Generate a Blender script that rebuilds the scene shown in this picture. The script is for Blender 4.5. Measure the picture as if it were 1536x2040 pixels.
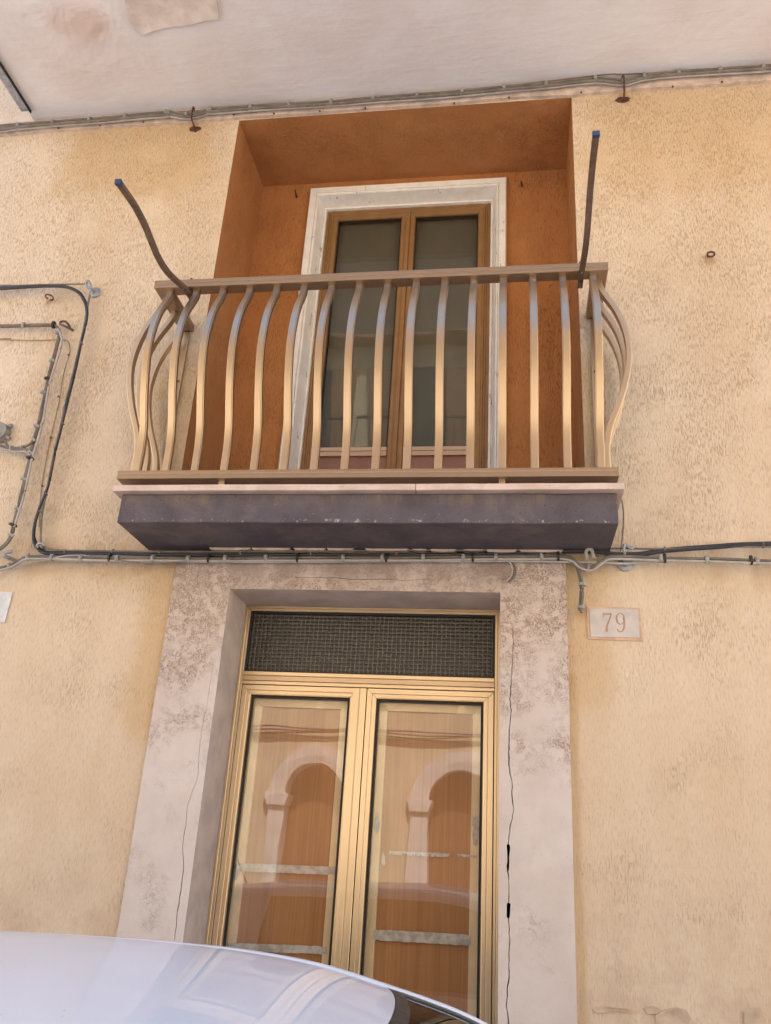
import bpy, bmesh, math, random
from mathutils import Vector, Matrix, noise
random.seed(7)
for o in list(bpy.data.objects): bpy.data.objects.remove(o)
sc = bpy.context.scene
col = sc.collection

# ------------------------------------------------------------------ camera, sky, sun, exposure
F, PITCH, YAW, ROLL = 1690.5, 0.39235, 0.15993, 0.06222
CAM = Vector((0, -3.5, 1.63))
_cp, _sp, _cy, _sy = math.cos(PITCH), math.sin(PITCH), math.cos(YAW), math.sin(YAW)
FW = Vector((-_sy*_cp, _cy*_cp, _sp)); RT = Vector((_cy, _sy, 0)); UP = RT.cross(FW)
_c, _s = math.cos(ROLL), math.sin(ROLL)
R2 = RT*_c + UP*_s; U2 = UP*_c - RT*_s
cam = bpy.data.cameras.new('camera'); camo = bpy.data.objects.new('camera', cam); col.objects.link(camo)
m = Matrix((R2, U2, -FW)).transposed().to_4x4(); m.translation = CAM
camo.matrix_world = m
cam.sensor_fit = 'VERTICAL'; cam.sensor_height = 36; cam.lens = F/2040*36
cam.clip_start = 0.05; cam.clip_end = 500
sc.camera = camo

SUN_EL, SUN_AZ = math.radians(60), math.radians(14)     # sun stands behind the house
w = bpy.data.worlds.new('World'); sc.world = w; w.use_nodes = True
nt = w.node_tree
sky = nt.nodes.new('ShaderNodeTexSky'); sky.sky_type = 'NISHITA'; sky.sun_disc = False
sky.sun_elevation = SUN_EL; sky.sun_rotation = SUN_AZ; sky.dust_density = 2.0; sky.air_density = 1.0
bg = nt.nodes['Background']; bg.inputs['Strength'].default_value = 0.15
nt.links.new(sky.outputs[0], bg.inputs[0])
sl = bpy.data.lights.new('sun', 'SUN'); sl.energy = 4.2; sl.angle = math.radians(.53); sl.color = (1, .975, .94)
so = bpy.data.objects.new('sun', sl); col.objects.link(so)
sdir = Vector((math.sin(SUN_AZ)*math.cos(SUN_EL), math.cos(SUN_AZ)*math.cos(SUN_EL), math.sin(SUN_EL)))
so.rotation_euler = (-sdir).to_track_quat('-Z', 'Y').to_euler(); so.location = (2, 6, 14)
vs = sc.view_settings
vs.view_transform = 'Standard'; vs.look = 'None'; vs.gamma = 1; vs.use_curve_mapping = False
vs.exposure = 1.87
sc.render.engine = 'CYCLES'
sc.cycles.max_bounces = 7; sc.cycles.caustics_reflective = False; sc.cycles.caustics_refractive = False; sc.cycles.diffuse_bounces = 4; sc.cycles.glossy_bounces = 4; sc.cycles.transparent_max_bounces = 12

# ------------------------------------------------------------------ pixel -> place
def ray(px, py): return R2*((px-768)/F) + U2*((1020-py)/F) + FW
def at(px, py, y=0.0):
    d = ray(px, py); return CAM + d*((y-CAM.y)/d.y)
def atz(px, py, z):
    d = ray(px, py); return CAM + d*((z-CAM.z)/d.z)
def atx(px, py, x):
    d = ray(px, py); return CAM + d*((x-CAM.x)/d.x)

# ------------------------------------------------------------------ material helpers
class NT:
    def __init__(s, name):
        s.m = bpy.data.materials.new(name); s.m.use_nodes = True
        s.t = s.m.node_tree; s.b = s.t.nodes['Principled BSDF']
        s._pos = None
    def n(s, typ, **kw):
        x = s.t.nodes.new(typ)
        for k, v in kw.items(): setattr(x, k, v)
        return x
    def put(s, sock, v):
        if hasattr(v, 'is_output') or isinstance(v, bpy.types.NodeSocket): s.t.links.new(v, sock)
        elif isinstance(v, (tuple, list)) and len(v) == 3 and sock.type == 'RGBA': sock.default_value = (*v, 1)
        else: sock.default_value = v
    def pos(s):
        if s._pos is None: s._pos = s.n('ShaderNodeNewGeometry').outputs['Position']
        return s._pos
    def sep(s): 
        x = s.n('ShaderNodeSeparateXYZ'); s.put(x.inputs[0], s.pos()); return x.outputs
    def map(s, sc=(1, 1, 1), loc=(0, 0, 0), src=None, rot=(0, 0, 0)):
        x = s.n('ShaderNodeMapping'); s.put(x.inputs[0], src or s.pos())
        x.inputs['Scale'].default_value = sc; x.inputs['Location'].default_value = loc; x.inputs['Rotation'].default_value = rot
        return x.outputs[0]
    def noise(s, scale, detail=2, rough=.5, dist=0, vec=None, colr=False):
        x = s.n('ShaderNodeTexNoise'); s.put(x.inputs['Vector'], vec or s.pos())
        x.inputs['Scale'].default_value = scale; x.inputs['Detail'].default_value = detail
        x.inputs['Roughness'].default_value = rough; x.inputs['Distortion'].default_value = dist
        return x.outputs['Color' if colr else 'Fac']
    def math(s, op, a, b=0.0, c=None):
        x = s.n('ShaderNodeMath', operation=op); s.put(x.inputs[0], a); s.put(x.inputs[1], b)
        if c is not None: s.put(x.inputs[2], c)
        return x.outputs[0]
    def ss(s, v, lo, hi, t0=0.0, t1=1.0):
        x = s.n('ShaderNodeMapRange', interpolation_type='SMOOTHSTEP'); s.put(x.inputs[0], v)
        for i, k in enumerate((lo, hi, t0, t1)): x.inputs[i+1].default_value = k
        return x.outputs[0]
    def mix(s, f, a, b, mode='MIX'):
        x = s.n('ShaderNodeMix', data_type='RGBA', blend_type=mode)
        s.put(x.inputs[0], f); s.put(x.inputs[6], a); s.put(x.inputs[7], b); return x.outputs[2]
    def bump(s, h, strength=.5, dist=.005, prev=None):
        x = s.n('ShaderNodeBump'); x.inputs['Strength'].default_value = strength; x.inputs['Distance'].default_value = dist
        s.put(x.inputs['Height'], h)
        if prev is not None: s.put(x.inputs['Normal'], prev)
        return x.outputs[0]
    def box(s, o, x0, x1, z0, z1, soft=.06, wob=None):
        X, Z = o[0], o[2]
        if wob is not None:
            d = s.math('MULTIPLY', s.math('SUBTRACT', wob, .5), soft*3)
            X = s.math('ADD', X, d); Z = s.math('ADD', Z, d)
        a = s.math('MULTIPLY', s.ss(X, x0-soft, x0+soft), s.ss(X, x1-soft, x1+soft, 1, 0))
        b = s.math('MULTIPLY', s.ss(Z, z0-soft, z0+soft), s.ss(Z, z1-soft, z1+soft, 1, 0))
        return s.math('MULTIPLY', a, b)
    def out(s, color=None, rough=None, metal=None, normal=None, spec=None, coat=None, coatr=.03):
        b = s.b.inputs
        if color is not None: s.put(b['Base Color'], color)
        if rough is not None: s.put(b['Roughness'], rough)
        if metal is not None: s.put(b['Metallic'], metal)
        if normal is not None: s.put(b['Normal'], normal)
        if spec is not None: s.put(b['Specular IOR Level'], spec)
        if coat is not None: s.put(b['Coat Weight'], coat); s.put(b['Coat Roughness'], coatr)
        return s.m

def simple(name, colr, rough=.6, metal=0, var=.12, nscale=25, bump=.15, bscale=200, spec=.5):
    t = NT(name)
    n = t.noise(nscale, 4, .6)
    c = t.mix(t.ss(n, .3, .7), tuple(v*(1-var) for v in colr), tuple(min(1, v*(1+var)) for v in colr))
    nb = t.bump(t.noise(bscale, 3), bump, .002)
    r = t.math('ADD', t.math('MULTIPLY', t.math('SUBTRACT', t.noise(nscale*3, 3), .5), .25), rough)
    return t.out(c, r, metal, nb, spec)

def worms(t, vec, scale, width, dist, detail=1.5):
    n = t.noise(scale, detail, .5, dist, vec)
    return t.ss(t.math('ABSOLUTE', t.math('SUBTRACT', n, .5)), width*.35, width, 1, 0)

def mat_stucco(name, light, dark, groove, terr=False):
    t = NT(name); o = t.sep()
    big = t.noise(1.3, 3, .62)
    dens = t.noise(3.4, 2, .6, .3)
    # short vertical scratches left by the grit under the trowel
    wv = t.map((1, 1, .17), rot=(0, .04, 0))
    n1 = t.noise(215, 2, .65, .3, wv)
    d1 = t.ss(n1, .48, .68)
    d2 = t.math('MULTIPLY', worms(t, t.map((1, 1, .14), (3.1, 0, 7.7), rot=(0, .06, 0)), 80, .034, .45, 1), t.ss(t.noise(42, 1, .5, 0, t.map((1, 1, .5), (9, 2, 1))), .50, .60))
    upper = t.ss(o[2], 1.8, 4.4, -.15, .08) if not terr else -.03
    dd = t.math('ADD', dens, upper)
    g = t.math('MAXIMUM', t.math('MULTIPLY', d1, t.ss(dd, .34, .62, .35, .9)), t.math('MULTIPLY', d2, t.ss(dd, .44, .66, .15, .9)))
    streak = t.noise(2.6, 3, .65, .3, t.map((1, 1, .16), (4, 4, 4)))
    f = t.math('ADD', t.math('MULTIPLY', big, .5), t.math('MULTIPLY', streak, .5))
    c = t.mix(t.ss(f, .36, .64), light, dark)
    if not terr:
        wob = t.noise(7, 3, .7)
        c = t.mix(t.math('MULTIPLY', t.ss(wob, .52, .75), .22), c, tuple(v*.86 for v in dark))
        A = at(150, 270); pale = t.box(o, -9, A.x+.08, 3.0, 9, .10, wob)
        c = t.mix(t.math('MULTIPLY', pale, .5), c, (light[0]*1.08, light[1]*1.10, light[2]*1.18))
        # darker brushed edge beside the door surround, rain wash and painted contact shade under the cable run
        e1 = t.box(o, -1.64, -1.45, 2.05, 2.9, .05, wob); e2 = t.box(o, .15, .40, 2.25, 2.92, .06, wob)
        e3 = t.box(o, .15, .262, -.2, 2.4, .012, wob); e4 = t.box(o, -2.62, -1.7, 5.05, 5.62, .12, wob)
        e5 = t.box(o, .3, 3, 4.9, 5.7, .25, wob)
        for e, k in ((e1, .55), (e2, .42), (e3, .55), (e4, .6), (e5, .5), (t.box(o, -1.80, -1.5, 3.0, 3.95, .08, wob), .5), (t.box(o, .30, .44, 3.0, 3.9, .05, wob), .5)):
            c = t.mix(t.math('MULTIPLY', e, k), c, (dark[0]*.86, dark[1]*.74, dark[2]*.52))
        low = t.math('MULTIPLY', t.ss(o[2], 1.05, 1.9, 1, 0), t.ss(wob, .40, .62))
        c = t.mix(t.math('MULTIPLY', low, .5), c, (dark[0]*.85, dark[1]*.80, dark[2]*.85))
        under = t.math('MULTIPLY', t.box(o, -9, 9, 2.78, 2.95, .05, wob), t.ss(streak, .35, .6))  # dirt band that also carries the cables' contact shade in its colour
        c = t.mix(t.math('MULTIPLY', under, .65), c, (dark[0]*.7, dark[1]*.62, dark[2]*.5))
    if not terr:
        for px, py, rr in ((1414, 512, .05), (98, 600, .035), (1242, 190, .06), (388, 243, .05), (1160, 1215, .05)):
            q = at(px, py); ax = t.math('SUBTRACT', o[0], q.x); az = t.math('MULTIPLY', t.math('SUBTRACT', o[2], q.z-.012), .7)
            rd = t.math('ADD', t.math('SQRT', t.math('ADD', t.math('MULTIPLY', ax, ax), t.math('MULTIPLY', az, az))), t.math('MULTIPLY', wob, rr*.6))
            c = t.mix(t.ss(rd, rr*.35, rr*1.1, .55, 0), c, (.36, .17, .07))
    c = t.mix(t.math('MULTIPLY', g, .62), c, groove)
    if terr:
        c = t.mix(t.ss(t.noise(5, 4, .7, .4, t.map((1, 1, .35))), .45, .72, 0, .35), c, tuple(v*.66 for v in dark))
        c = t.mix(t.math('MULTIPLY', t.ss(o[2], 3.9, 3.2), t.ss(streak, .4, .62, 0, .4)), c, (.34, .20, .12))
        c = t.mix(t.math('MULTIPLY', t.math('MULTIPLY', d2, t.ss(o[0], .02, .2)), .8), c, groove)
    lump = t.noise(48, 3, .7, .2, t.map((1, 1, .3)))
    h = t.math('ADD', t.math('MULTIPLY', lump, .55), t.math('MULTIPLY', g, -.7))
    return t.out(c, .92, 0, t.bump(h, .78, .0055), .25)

def mat_surround():
    t = NT('surround_render'); o = t.sep()
    w1 = worms(t, t.map((1, 1, .8)), 55, .05, 1.4, 1); w2 = worms(t, t.map((1, 1, 1), (5, 1, 2)), 84, .045, 1.0, 1)
    up = t.ss(o[2], 1.7, 2.75, -.13, .20)
    dens = t.math('ADD', t.noise(6, 4, .6, .5), up)
    brk = t.ss(t.noise(30, 2, .5, 0, t.map((1, 1, 1), (7, 7, 7))), .36, .50)
    g = t.math('MULTIPLY', t.math('MULTIPLY', t.math('MAXIMUM', w1, w2), t.ss(dens, .36, .74)), brk)
    big = t.noise(2.2, 5, .62)
    c = t.mix(t.ss(big, .35, .65), (.69, .62, .59), (.61, .53, .49))
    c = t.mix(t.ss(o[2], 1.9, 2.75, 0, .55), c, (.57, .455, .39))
    dirt = t.math('MULTIPLY', t.ss(dens, .45, 1.0), .30)
    c = t.mix(dirt, c, (.45, .315, .24))
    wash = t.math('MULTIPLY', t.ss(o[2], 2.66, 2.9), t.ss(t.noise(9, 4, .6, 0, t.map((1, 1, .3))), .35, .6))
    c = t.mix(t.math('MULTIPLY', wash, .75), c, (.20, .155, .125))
    sp = t.ss(t.noise(150, 2, .5), .66, .74)
    c = t.mix(t.math('MULTIPLY', sp, .35), c, (.40, .31, .26))
    c = t.mix(t.math('MULTIPLY', g, .9), c, (.34, .235, .175))
    h = t.math('ADD', t.math('MULTIPLY', t.noise(300, 3, .6), .2), t.math('ADD', t.math('MULTIPLY', t.noise(20, 3), .5), t.math('MULTIPLY', g, -.7)))
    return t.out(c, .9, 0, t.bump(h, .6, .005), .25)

def mat_paint_soffit():
    t = NT('soffit_paint'); o = t.sep()
    big = t.noise(1.7, 5, .6, .4)
    c = t.mix(t.ss(big, .35, .65), (.74, .70, .705), (.68, .62, .61))
    a = atz(160, 50, 5.66)
    dx = t.math('SUBTRACT', o[0], a.x); dy = t.math('SUBTRACT', o[1], a.y)
    r = t.math('SQRT', t.math('ADD', t.math('MULTIPLY', dx, dx), t.math('MULTIPLY', t.math('MULTIPLY', dy, dy), 1.6)))
    r = t.math('ADD', r, t.math('MULTIPLY', t.noise(5, 4, .6), .35))
    damp = t.ss(r, .22, .42, 1, 0)
    c = t.mix(t.math('MULTIPLY', damp, .5), c, (.55, .36, .27))
    b2 = atz(1440, 60, 5.66)
    ex = t.math('SUBTRACT', o[0], b2.x); ey = t.math('SUBTRACT', o[1], b2.y)
    r2 = t.math('SQRT', t.math('ADD', t.math('MULTIPLY', ex, ex), t.math('MULTIPLY', ey, ey)))
    r2 = t.math('ADD', r2, t.math('MULTIPLY', t.noise(9, 5, .7), .3))
    salt = t.ss(r2, .16, .32, 1, 0)
    c = t.mix(t.math('MULTIPLY', salt, t.ss(t.noise(22, 4, .7), .4, .6)), c, (.72, .68, .68))
    c = t.mix(t.math('MULTIPLY', t.ss(o[0], 1.15, 1.6), .5), c, (.58, .38, .27))
    st = t.noise(11, 5, .6, .2, t.map((.35, 1.6, 1)))
    wave = t.math('MULTIPLY', t.noise(3.0, 2, .5, 1.6), t.ss(r, .2, .75, 1, .12))
    h = t.math('ADD', t.math('MULTIPLY', wave, 2.2), t.math('ADD', t.math('MULTIPLY', st, .25), t.math('MULTIPLY', t.noise(160, 3), .05)))
    return t.out(c, .75, 0, t.bump(h, .42, .03), .3)

def mat_metal(name, colr, rough, streak=(1, 1, .02), amt=.10, scratch=.3):
    t = NT(name)
    n = t.noise(240, 3, .6, 0, t.map(streak)); d = t.noise(6, 4, .6)
    c = t.mix(t.ss(d, .3, .7), tuple(v*.93 for v in colr), colr)
    c = t.mix(t.math('MULTIPLY', t.ss(t.noise(60, 4, .7), .62, .75), scratch), c, tuple(v*.55 for v in colr))
    r = t.math('ADD', t.math('MULTIPLY', t.math('SUBTRACT', n, .5), amt), t.math('ADD', rough-.05, t.math('MULTIPLY', d, .1)))
    return t.out(c, r, 1, t.bump(n, .05, .001))

def mat_glass(name, refl=.10, tint=(.92, .93, .9), rough=.0, waves=.02, grid=False):
    t = NT(name); t.t.nodes.remove(t.b)
    out = t.t.nodes['Material Output']
    gl = t.n('ShaderNodeBsdfGlossy'); gl.inputs['Roughness'].default_value = rough; gl.inputs['Color'].default_value = (1, 1, 1, 1)
    tr = t.n('ShaderNodeBsdfTransparent'); tr.inputs['Color'].default_value = (*tint, 1)
    lw = t.n('ShaderNodeLayerWeight'); lw.inputs['Blend'].default_value = .22
    f = t.ss(lw.outputs['Facing'], 0, 1, refl, .95) if False else t.math('ADD', t.math('MULTIPLY', t.math('POWER', lw.outputs['Facing'], 4.0), .85), refl)
    mx = t.n('ShaderNodeMixShader'); t.put(mx.inputs[0], f)
    t.t.links.new(tr.outputs[0], mx.inputs[1]); t.t.links.new(gl.outputs[0], mx.inputs[2])
    if grid:
        o = t.sep()
        gx = t.math('ABSOLUTE', t.math('SINE', t.math('ADD', t.math('MULTIPLY', o[0], math.pi/.0215), t.math('MULTIPLY', t.noise(40, 2), 1.3))))
        gz = t.math('ABSOLUTE', t.math('SINE', t.math('ADD', t.math('MULTIPLY', o[2], math.pi/.0185), t.math('MULTIPLY', t.noise(37, 2, .5, 0, t.map((1, 1, 1), (3, 3, 3))), 1.3))))
        h = t.math('ADD', t.math('MULTIPLY', t.math('MULTIPLY', gx, gz), .8), t.math('MULTIPLY', t.noise(120, 2), .25))
        nb = t.bump(h, .5, .004)
    else:
        nb = t.bump(t.noise(3.5, 1, .5, .4, t.map((1, 1, .5))), waves, .05)
    t.put(gl.inputs['Normal'], nb)
    t.t.links.new(mx.outputs[0], out.inputs[0])
    return t.m

def mat_pressed_glass():
    t = NT('pressed_grid_glass'); o = t.sep()
    wx = t.math('MULTIPLY', t.noise(55, 2, .6), 1.9); wz = t.math('MULTIPLY', t.noise(50, 2, .6, 0, t.map((1, 1, 1), (3, 3, 3))), 1.9)
    gx = t.math('ABSOLUTE', t.math('SINE', t.math('ADD', t.math('MULTIPLY', o[0], math.pi/.0205), wx)))
    gz = t.math('ABSOLUTE', t.math('SINE', t.math('ADD', t.math('MULTIPLY', o[2], math.pi/.0175), wz)))
    line = t.math('MAXIMUM', t.ss(gx, .10, .34, 1, 0), t.ss(gz, .10, .34, 1, 0))
    line = t.math('MULTIPLY', line, t.ss(t.noise(75, 2, .6), .32, .60, .25, 1))
    c = t.mix(line, (.030, .028, .024), (.165, .148, .118))
    h = t.math('SUBTRACT', t.math('MULTIPLY', t.math('MULTIPLY', gx, gz), .7), t.math('MULTIPLY', line, .3))
    return t.out(c, .22, 0, t.bump(h, .5, .004), .5)

def mat_wood():
    t = NT('door_wood_panel')
    fine = t.noise(120, 4, .6, .2, t.map((1, 1, .012))); band = t.noise(14, 3, .6, .3, t.map((1, 1, .04)))
    c = t.mix(t.ss(band, .3, .7), (.47, .25, .115), (.38, .19, .08))
    c = t.mix(t.math('MULTIPLY', t.ss(fine, .4, .65), .35), c, (.24, .10, .035))
    return t.out(c, .45, 0, t.bump(fine, .06, .001), .4)

def mat_slab():
    t = NT('slab_grey_paint'); o = t.sep()
    n = t.noise(6, 5, .65); sc_ = t.noise(2.2, 5, .6, .8)
    c = t.mix(t.ss(n, .35, .65), (.074, .061, .074), (.108, .091, .107))
    c = t.mix(t.math('MULTIPLY', t.ss(sc_, .52, .66), .30), c, (.23, .185, .165))
    edge = t.math('MULTIPLY', t.math('MULTIPLY', t.ss(o[2], 2.902, 2.910, 0, 1), t.ss(o[2], 2.912, 2.924, 1, 0)), t.ss(t.noise(38, 4, .7), .56, .66))
    c = t.mix(edge, c, (.40, .36, .36))
    chips = t.ss(t.noise(95, 2, .6), .72, .76)
    c = t.mix(t.math('MULTIPLY', chips, .7), c, (.35, .31, .29))
    dr = t.math('MULTIPLY', t.ss(t.noise(9, 4, .7, .2, t.map((1, .2, .12))), .50, .70), t.ss(o[2], 2.95, 3.03))
    c = t.mix(t.math('MULTIPLY', dr, .85), c, (.19, .135, .10))
    por = t.ss(t.noise(130, 1, .5), .66, .72)
    c = t.mix(t.math('MULTIPLY', por, .55), c, (.03, .026, .028))
    h = t.math('ADD', t.math('MULTIPLY', t.noise(28, 3, .6, .8), .5), t.math('MULTIPLY', t.noise(200, 3), .2))
    return t.out(c, .6, 0, t.bump(h, .4, .006), .4)

def mat_white_paint():
    t = NT('white_casing_paint')
    n = t.noise(14, 5, .65)
    c = t.mix(t.ss(n, .35, .65), (.86, .84, .81), (.79, .75, .70))
    fl = t.ss(t.noise(22, 5, .75, .5, t.map((1, 1, .35))), .625, .66)
    c = t.mix(t.math('MULTIPLY', fl, .75), c, (.22, .19, .17))
    h = t.math('ADD', t.math('MULTIPLY', t.noise(60, 3), .3), t.math('MULTIPLY', fl, -.8))
    return t.out(c, .55, 0, t.bump(h, .3, .002), .4)

def mat_marble():
    t = NT('coping_marble')
    n = t.noise(9, 5, .65, .6)
    c = t.mix(t.ss(n, .35, .65), (.66, .52, .45), (.55, .42, .35))
    c = t.mix(t.math('MULTIPLY', t.ss(t.noise(40, 4, .7), .58, .7), .4), c, (.38, .28, .22))
    return t.out(c, .6, 0, t.bump(t.noise(80, 3), .15, .003), .4)

def mat_carpaint():
    t = NT('white_car_paint')
    n = t.noise(900, 1, .5); d = t.noise(180, 2, .5)
    c = t.mix(t.ss(d, .70, .76), (.60, .64, .70), (.42, .43, .44))
    return t.out(c, .5, 0, None, .3, .55, .02)

M = dict(
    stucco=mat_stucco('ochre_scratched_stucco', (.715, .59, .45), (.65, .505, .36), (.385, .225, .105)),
    terra=mat_stucco('terracotta_stucco', (.48, .215, .08), (.42, .175, .06), (.24, .088, .028), True),
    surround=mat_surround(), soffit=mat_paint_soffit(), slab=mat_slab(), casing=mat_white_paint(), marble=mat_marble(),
    reveal=simple('reveal_render', (.60, .485, .41), .85, 0, .12, 8, .35, 120, .3),
    gold=mat_metal('gold_anodised_aluminium', (.80, .64, .43), .37, (1, 1, .01), .05, .10),
    paleg=simple('pale_gold_liner', (.80, .65, .44), .4, .1, .06, 10, .05, 200),
    bronze=mat_metal('bronze_anodised_aluminium', (.57, .445, .31), .36, (1, 1, .02), .10, .18),
    railm=simple('bronze_painted_rail', (.35, .245, .16), .38, .65, .03, 20, .08, 150),
    armm=simple('brown_painted_steel', (.15, .095, .065), .5, .2, .2, 30, .2, 200),
    woodfr=simple('brown_window_frame', (.27, .145, .055), .42, .15, .10, 12, .06, 150),
    wood=mat_wood(), glass=mat_glass('door_glass', .06, (.97, .955, .93), waves=.02), wglass=mat_glass('window_glass', .035, (.78, .78, .75), waves=.03),
    pglass=mat_pressed_glass(),
    blind=simple('grey_olive_blind', (.25, .235, .20), .7, 0, .06, 5, .1, 90), kick=simple('pinkish_brown_panel', (.25, .125, .095), .5, 0, .1, 9, .05, 120),
    dark=simple('dark_void', (.012, .011, .010), .9), gasket=simple('black_rubber', (.012, .011, .011), .55),
    tape=simple('grey_duct_tape', (.48, .47, .47), .55, .1, .25, 30, .2, 60),
    cgrey=simple('grey_cable_sheath', (.165, .14, .115), .55, 0, .25, 14, .2, 120), cwhite=simple('pale_cable_sheath', (.40, .37, .34), .5, 0, .15, 14, .1, 120),
    cblack=simple('black_cable_sheath', (.018, .017, .024), .35, 0, .3, 14, .1, 120), cbrown=simple('brown_cable_sheath', (.17, .10, .075), .55, 0, .2, 14, .1, 120),
    cthin=simple('thin_ochre_wire', (.30, .215, .14), .6, 0, .2, 14, .1, 120),
    clip=simple('zinc_clip', (.34, .34, .33), .5, .3, .25, 60, .3, 200), tie=simple('black_cable_tie', (.015, .014, .014), .45),
    iron=simple('rusty_iron', (.11, .05, .03), .8, .2, .4, 60, .6, 300), zinc=simple('galvanised_steel', (.33, .34, .36), .45, .6, .2, 40, .3, 200),
    blue=simple('blue_plastic_cap', (.03, .05, .115), .45), box=simple('grey_plastic_box', (.26, .24, .225), .6, 0, .15, 30, .3, 90),
    plate=simple('house_number_stone', (.55, .50, .475), .6, 0, .10, 12, .2, 90), mortar=simple('pink_mortar', (.60, .42, .31), .9, 0, .15, 20, .5, 90),
    digit=simple('engraved_ochre', (.42, .27, .18), .85), wplate=simple('white_enamel', (.62, .62, .66), .4), strip=simple('grey_drip_strip', (.34, .34, .36), .6, .1, .35, 14, .3, 60),
    corn=simple('flaking_cornice_paint', (.55, .43, .35), .85, 0, .22, 16, .7, 60), flake=simple('peeling_plaster', (.64, .55, .50), .9, 0, .10, 16, .5, 40),
    flake2=simple('lifting_ochre_render', (.56, .43, .32), .9, 0, .16, 16, .8, 40),
    road=simple('street_paving', (.40, .39, .38), .85, 0, .2, 3, .4, 60), pave=simple('pavement_stone', (.42, .41, .39), .85, 0, .15, 5, .4, 60), kerb=simple('kerb_stone', (.40, .38, .34), .85),
    car=mat_carpaint(), carglass=mat_glass('car_glass', .10, (.10, .11, .10), waves=.0), cardark=simple('car_black_trim', (.012, .012, .012), .5), tyre=simple('tyre_rubber', (.02, .02, .02), .8),
    rim=simple('alloy_rim', (.55, .55, .56), .3, .9), lampc=simple('lamp_lens', (.65, .65, .65), .15), lampr=simple('red_lamp_lens', (.35, .02, .02), .2), seat=simple('grey_seat_cloth', (.06, .06, .065), .9),
    oppw=simple('yellow_ochre_plaster', (.60, .49, .33), .9, 0, .12, 2, .3, 60), opps=simple('pale_stone_trim', (.68, .60, .52), .8, 0, .1, 6, .3, 60),
    oppd=simple('brown_street_door', (.22, .10, .045), .6, 0, .15, 8, .2, 60), oppg=simple('dark_window_pane', (.03, .035, .04), .1), roof=simple('roof_tiles', (.35, .17, .10), .85),
    sky_in=simple('room_wall', (.3, .27, .23), .9),
)

# ------------------------------------------------------------------ mesh helpers
class G:
    def __init__(s): s.v = []; s.f = []
    def add(s, vs_, fs):
        b = len(s.v); s.v += [tuple(p) for p in vs_]; s.f += [[b+i for i in f] for f in fs]; return s
    def quad(s, a, b, c, d): return s.add([a, b, c, d], [(0, 1, 2, 3)])
    def box(s, x0, x1, y0, y1, z0, z1):
        return s.add([(x, y, z) for x in (x0, x1) for y in (y0, y1) for z in (z0, z1)],
                     [(0, 1, 3, 2), (4, 6, 7, 5), (0, 4, 5, 1), (2, 3, 7, 6), (0, 2, 6, 4), (1, 5, 7, 3)])
    def prism(s, poly, axis, a, b):
        def P(p, t):
            return (t, p[0], p[1]) if axis == 0 else (p[0], t, p[1]) if axis == 1 else (p[0], p[1], t)
        n = len(poly)
        return s.add([P(p, a) for p in poly]+[P(p, b) for p in poly],
                     [list(range(n))[::-1], list(range(n, 2*n))]+[(i, (i+1) % n, n+(i+1) % n, n+i) for i in range(n)])
    def sweep(s, pts, sec, ref=(0, 0, 1), cap=True):
        pts = [Vector(p) for p in pts]; n = len(sec); b0 = len(s.v); ref = Vector(ref)
        for i, p in enumerate(pts):
            t = (pts[min(i+1, len(pts)-1)]-pts[max(i-1, 0)])
            if t.length < 1e-9: t = Vector((1, 0, 0))
            t.normalize(); u = t.cross(ref)
            if u.length < 1e-4: u = t.cross(Vector((.3, 1, .2)))
            u.normalize(); v = u.cross(t)
            for a, b in sec: s.v.append(tuple(p+u*a+v*b))
        for i in range(len(pts)-1):
            for j in range(n):
                k = (j+1) % n; s.f.append([b0+i*n+j, b0+i*n+k, b0+(i+1)*n+k, b0+(i+1)*n+j])
        if cap:
            s.f.append([b0+j for j in range(n)][::-1]); s.f.append([b0+(len(pts)-1)*n+j for j in range(n)])
        return s
    def tube(s, pts, r, n=8, ref=(0, 0, 1)):
        return s.sweep(pts, [(r*math.cos(2*math.pi*i/n), r*math.sin(2*math.pi*i/n)) for i in range(n)], ref)
    def lathe(s, prof, c, axis=(0, 0, 1), n=20):
        ax = Vector(axis).normalized(); u = ax.orthogonal().normalized(); v = ax.cross(u); c = Vector(c); b0 = len(s.v)
        for r, h in prof:
            for i in range(n):
                a = 2*math.pi*i/n; s.v.append(tuple(c+ax*h+(u*math.cos(a)+v*math.sin(a))*r))
        for k in range(len(prof)-1):
            for i in range(n):
                j = (i+1) % n; s.f.append([b0+k*n+i, b0+k*n+j, b0+(k+1)*n+j, b0+(k+1)*n+i])
        s.f.append([b0+i for i in range(n)][::-1]); s.f.append([b0+(len(prof)-1)*n+i for i in range(n)])
        return s

def obj(name, g, mat, parent=None, bevel=0, smooth=False, seg=2, recalc=True):
    me = bpy.data.meshes.new(name); me.from_pydata(g.v, [], g.f)
    bm = bmesh.new(); bm.from_mesh(me)
    if recalc: bmesh.ops.recalc_face_normals(bm, faces=bm.faces)
    if bevel:
        es = [e for e in bm.edges if len(e.link_faces) == 2 and e.calc_face_angle(0) > .5]
        bmesh.ops.bevel(bm, geom=es, offset=bevel, segments=seg, affect='EDGES', profile=.5, clamp_overlap=True)
    bm.to_mesh(me); bm.free()
    if isinstance(mat, str): mat = M[mat]
    me.materials.append(mat)
    if smooth:
        me.shade_smooth()
        if hasattr(me, 'set_sharp_from_angle'): me.set_sharp_from_angle(angle=math.radians(38))
    o = bpy.data.objects.new(name, me); col.objects.link(o)
    if parent is not None: adopt(o, parent)
    return o
def adopt(o, parent):
    o.parent = parent; o.matrix_parent_inverse = Matrix.Translation(parent.location).inverted() if parent.parent is None else (parent_world(parent)).inverted()
def parent_world(p):
    mm = Matrix.Translation(p.location)
    while p.parent is not None:
        mm = parent_world(p.parent) @ p.matrix_parent_inverse @ mm; return mm
    return mm
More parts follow.
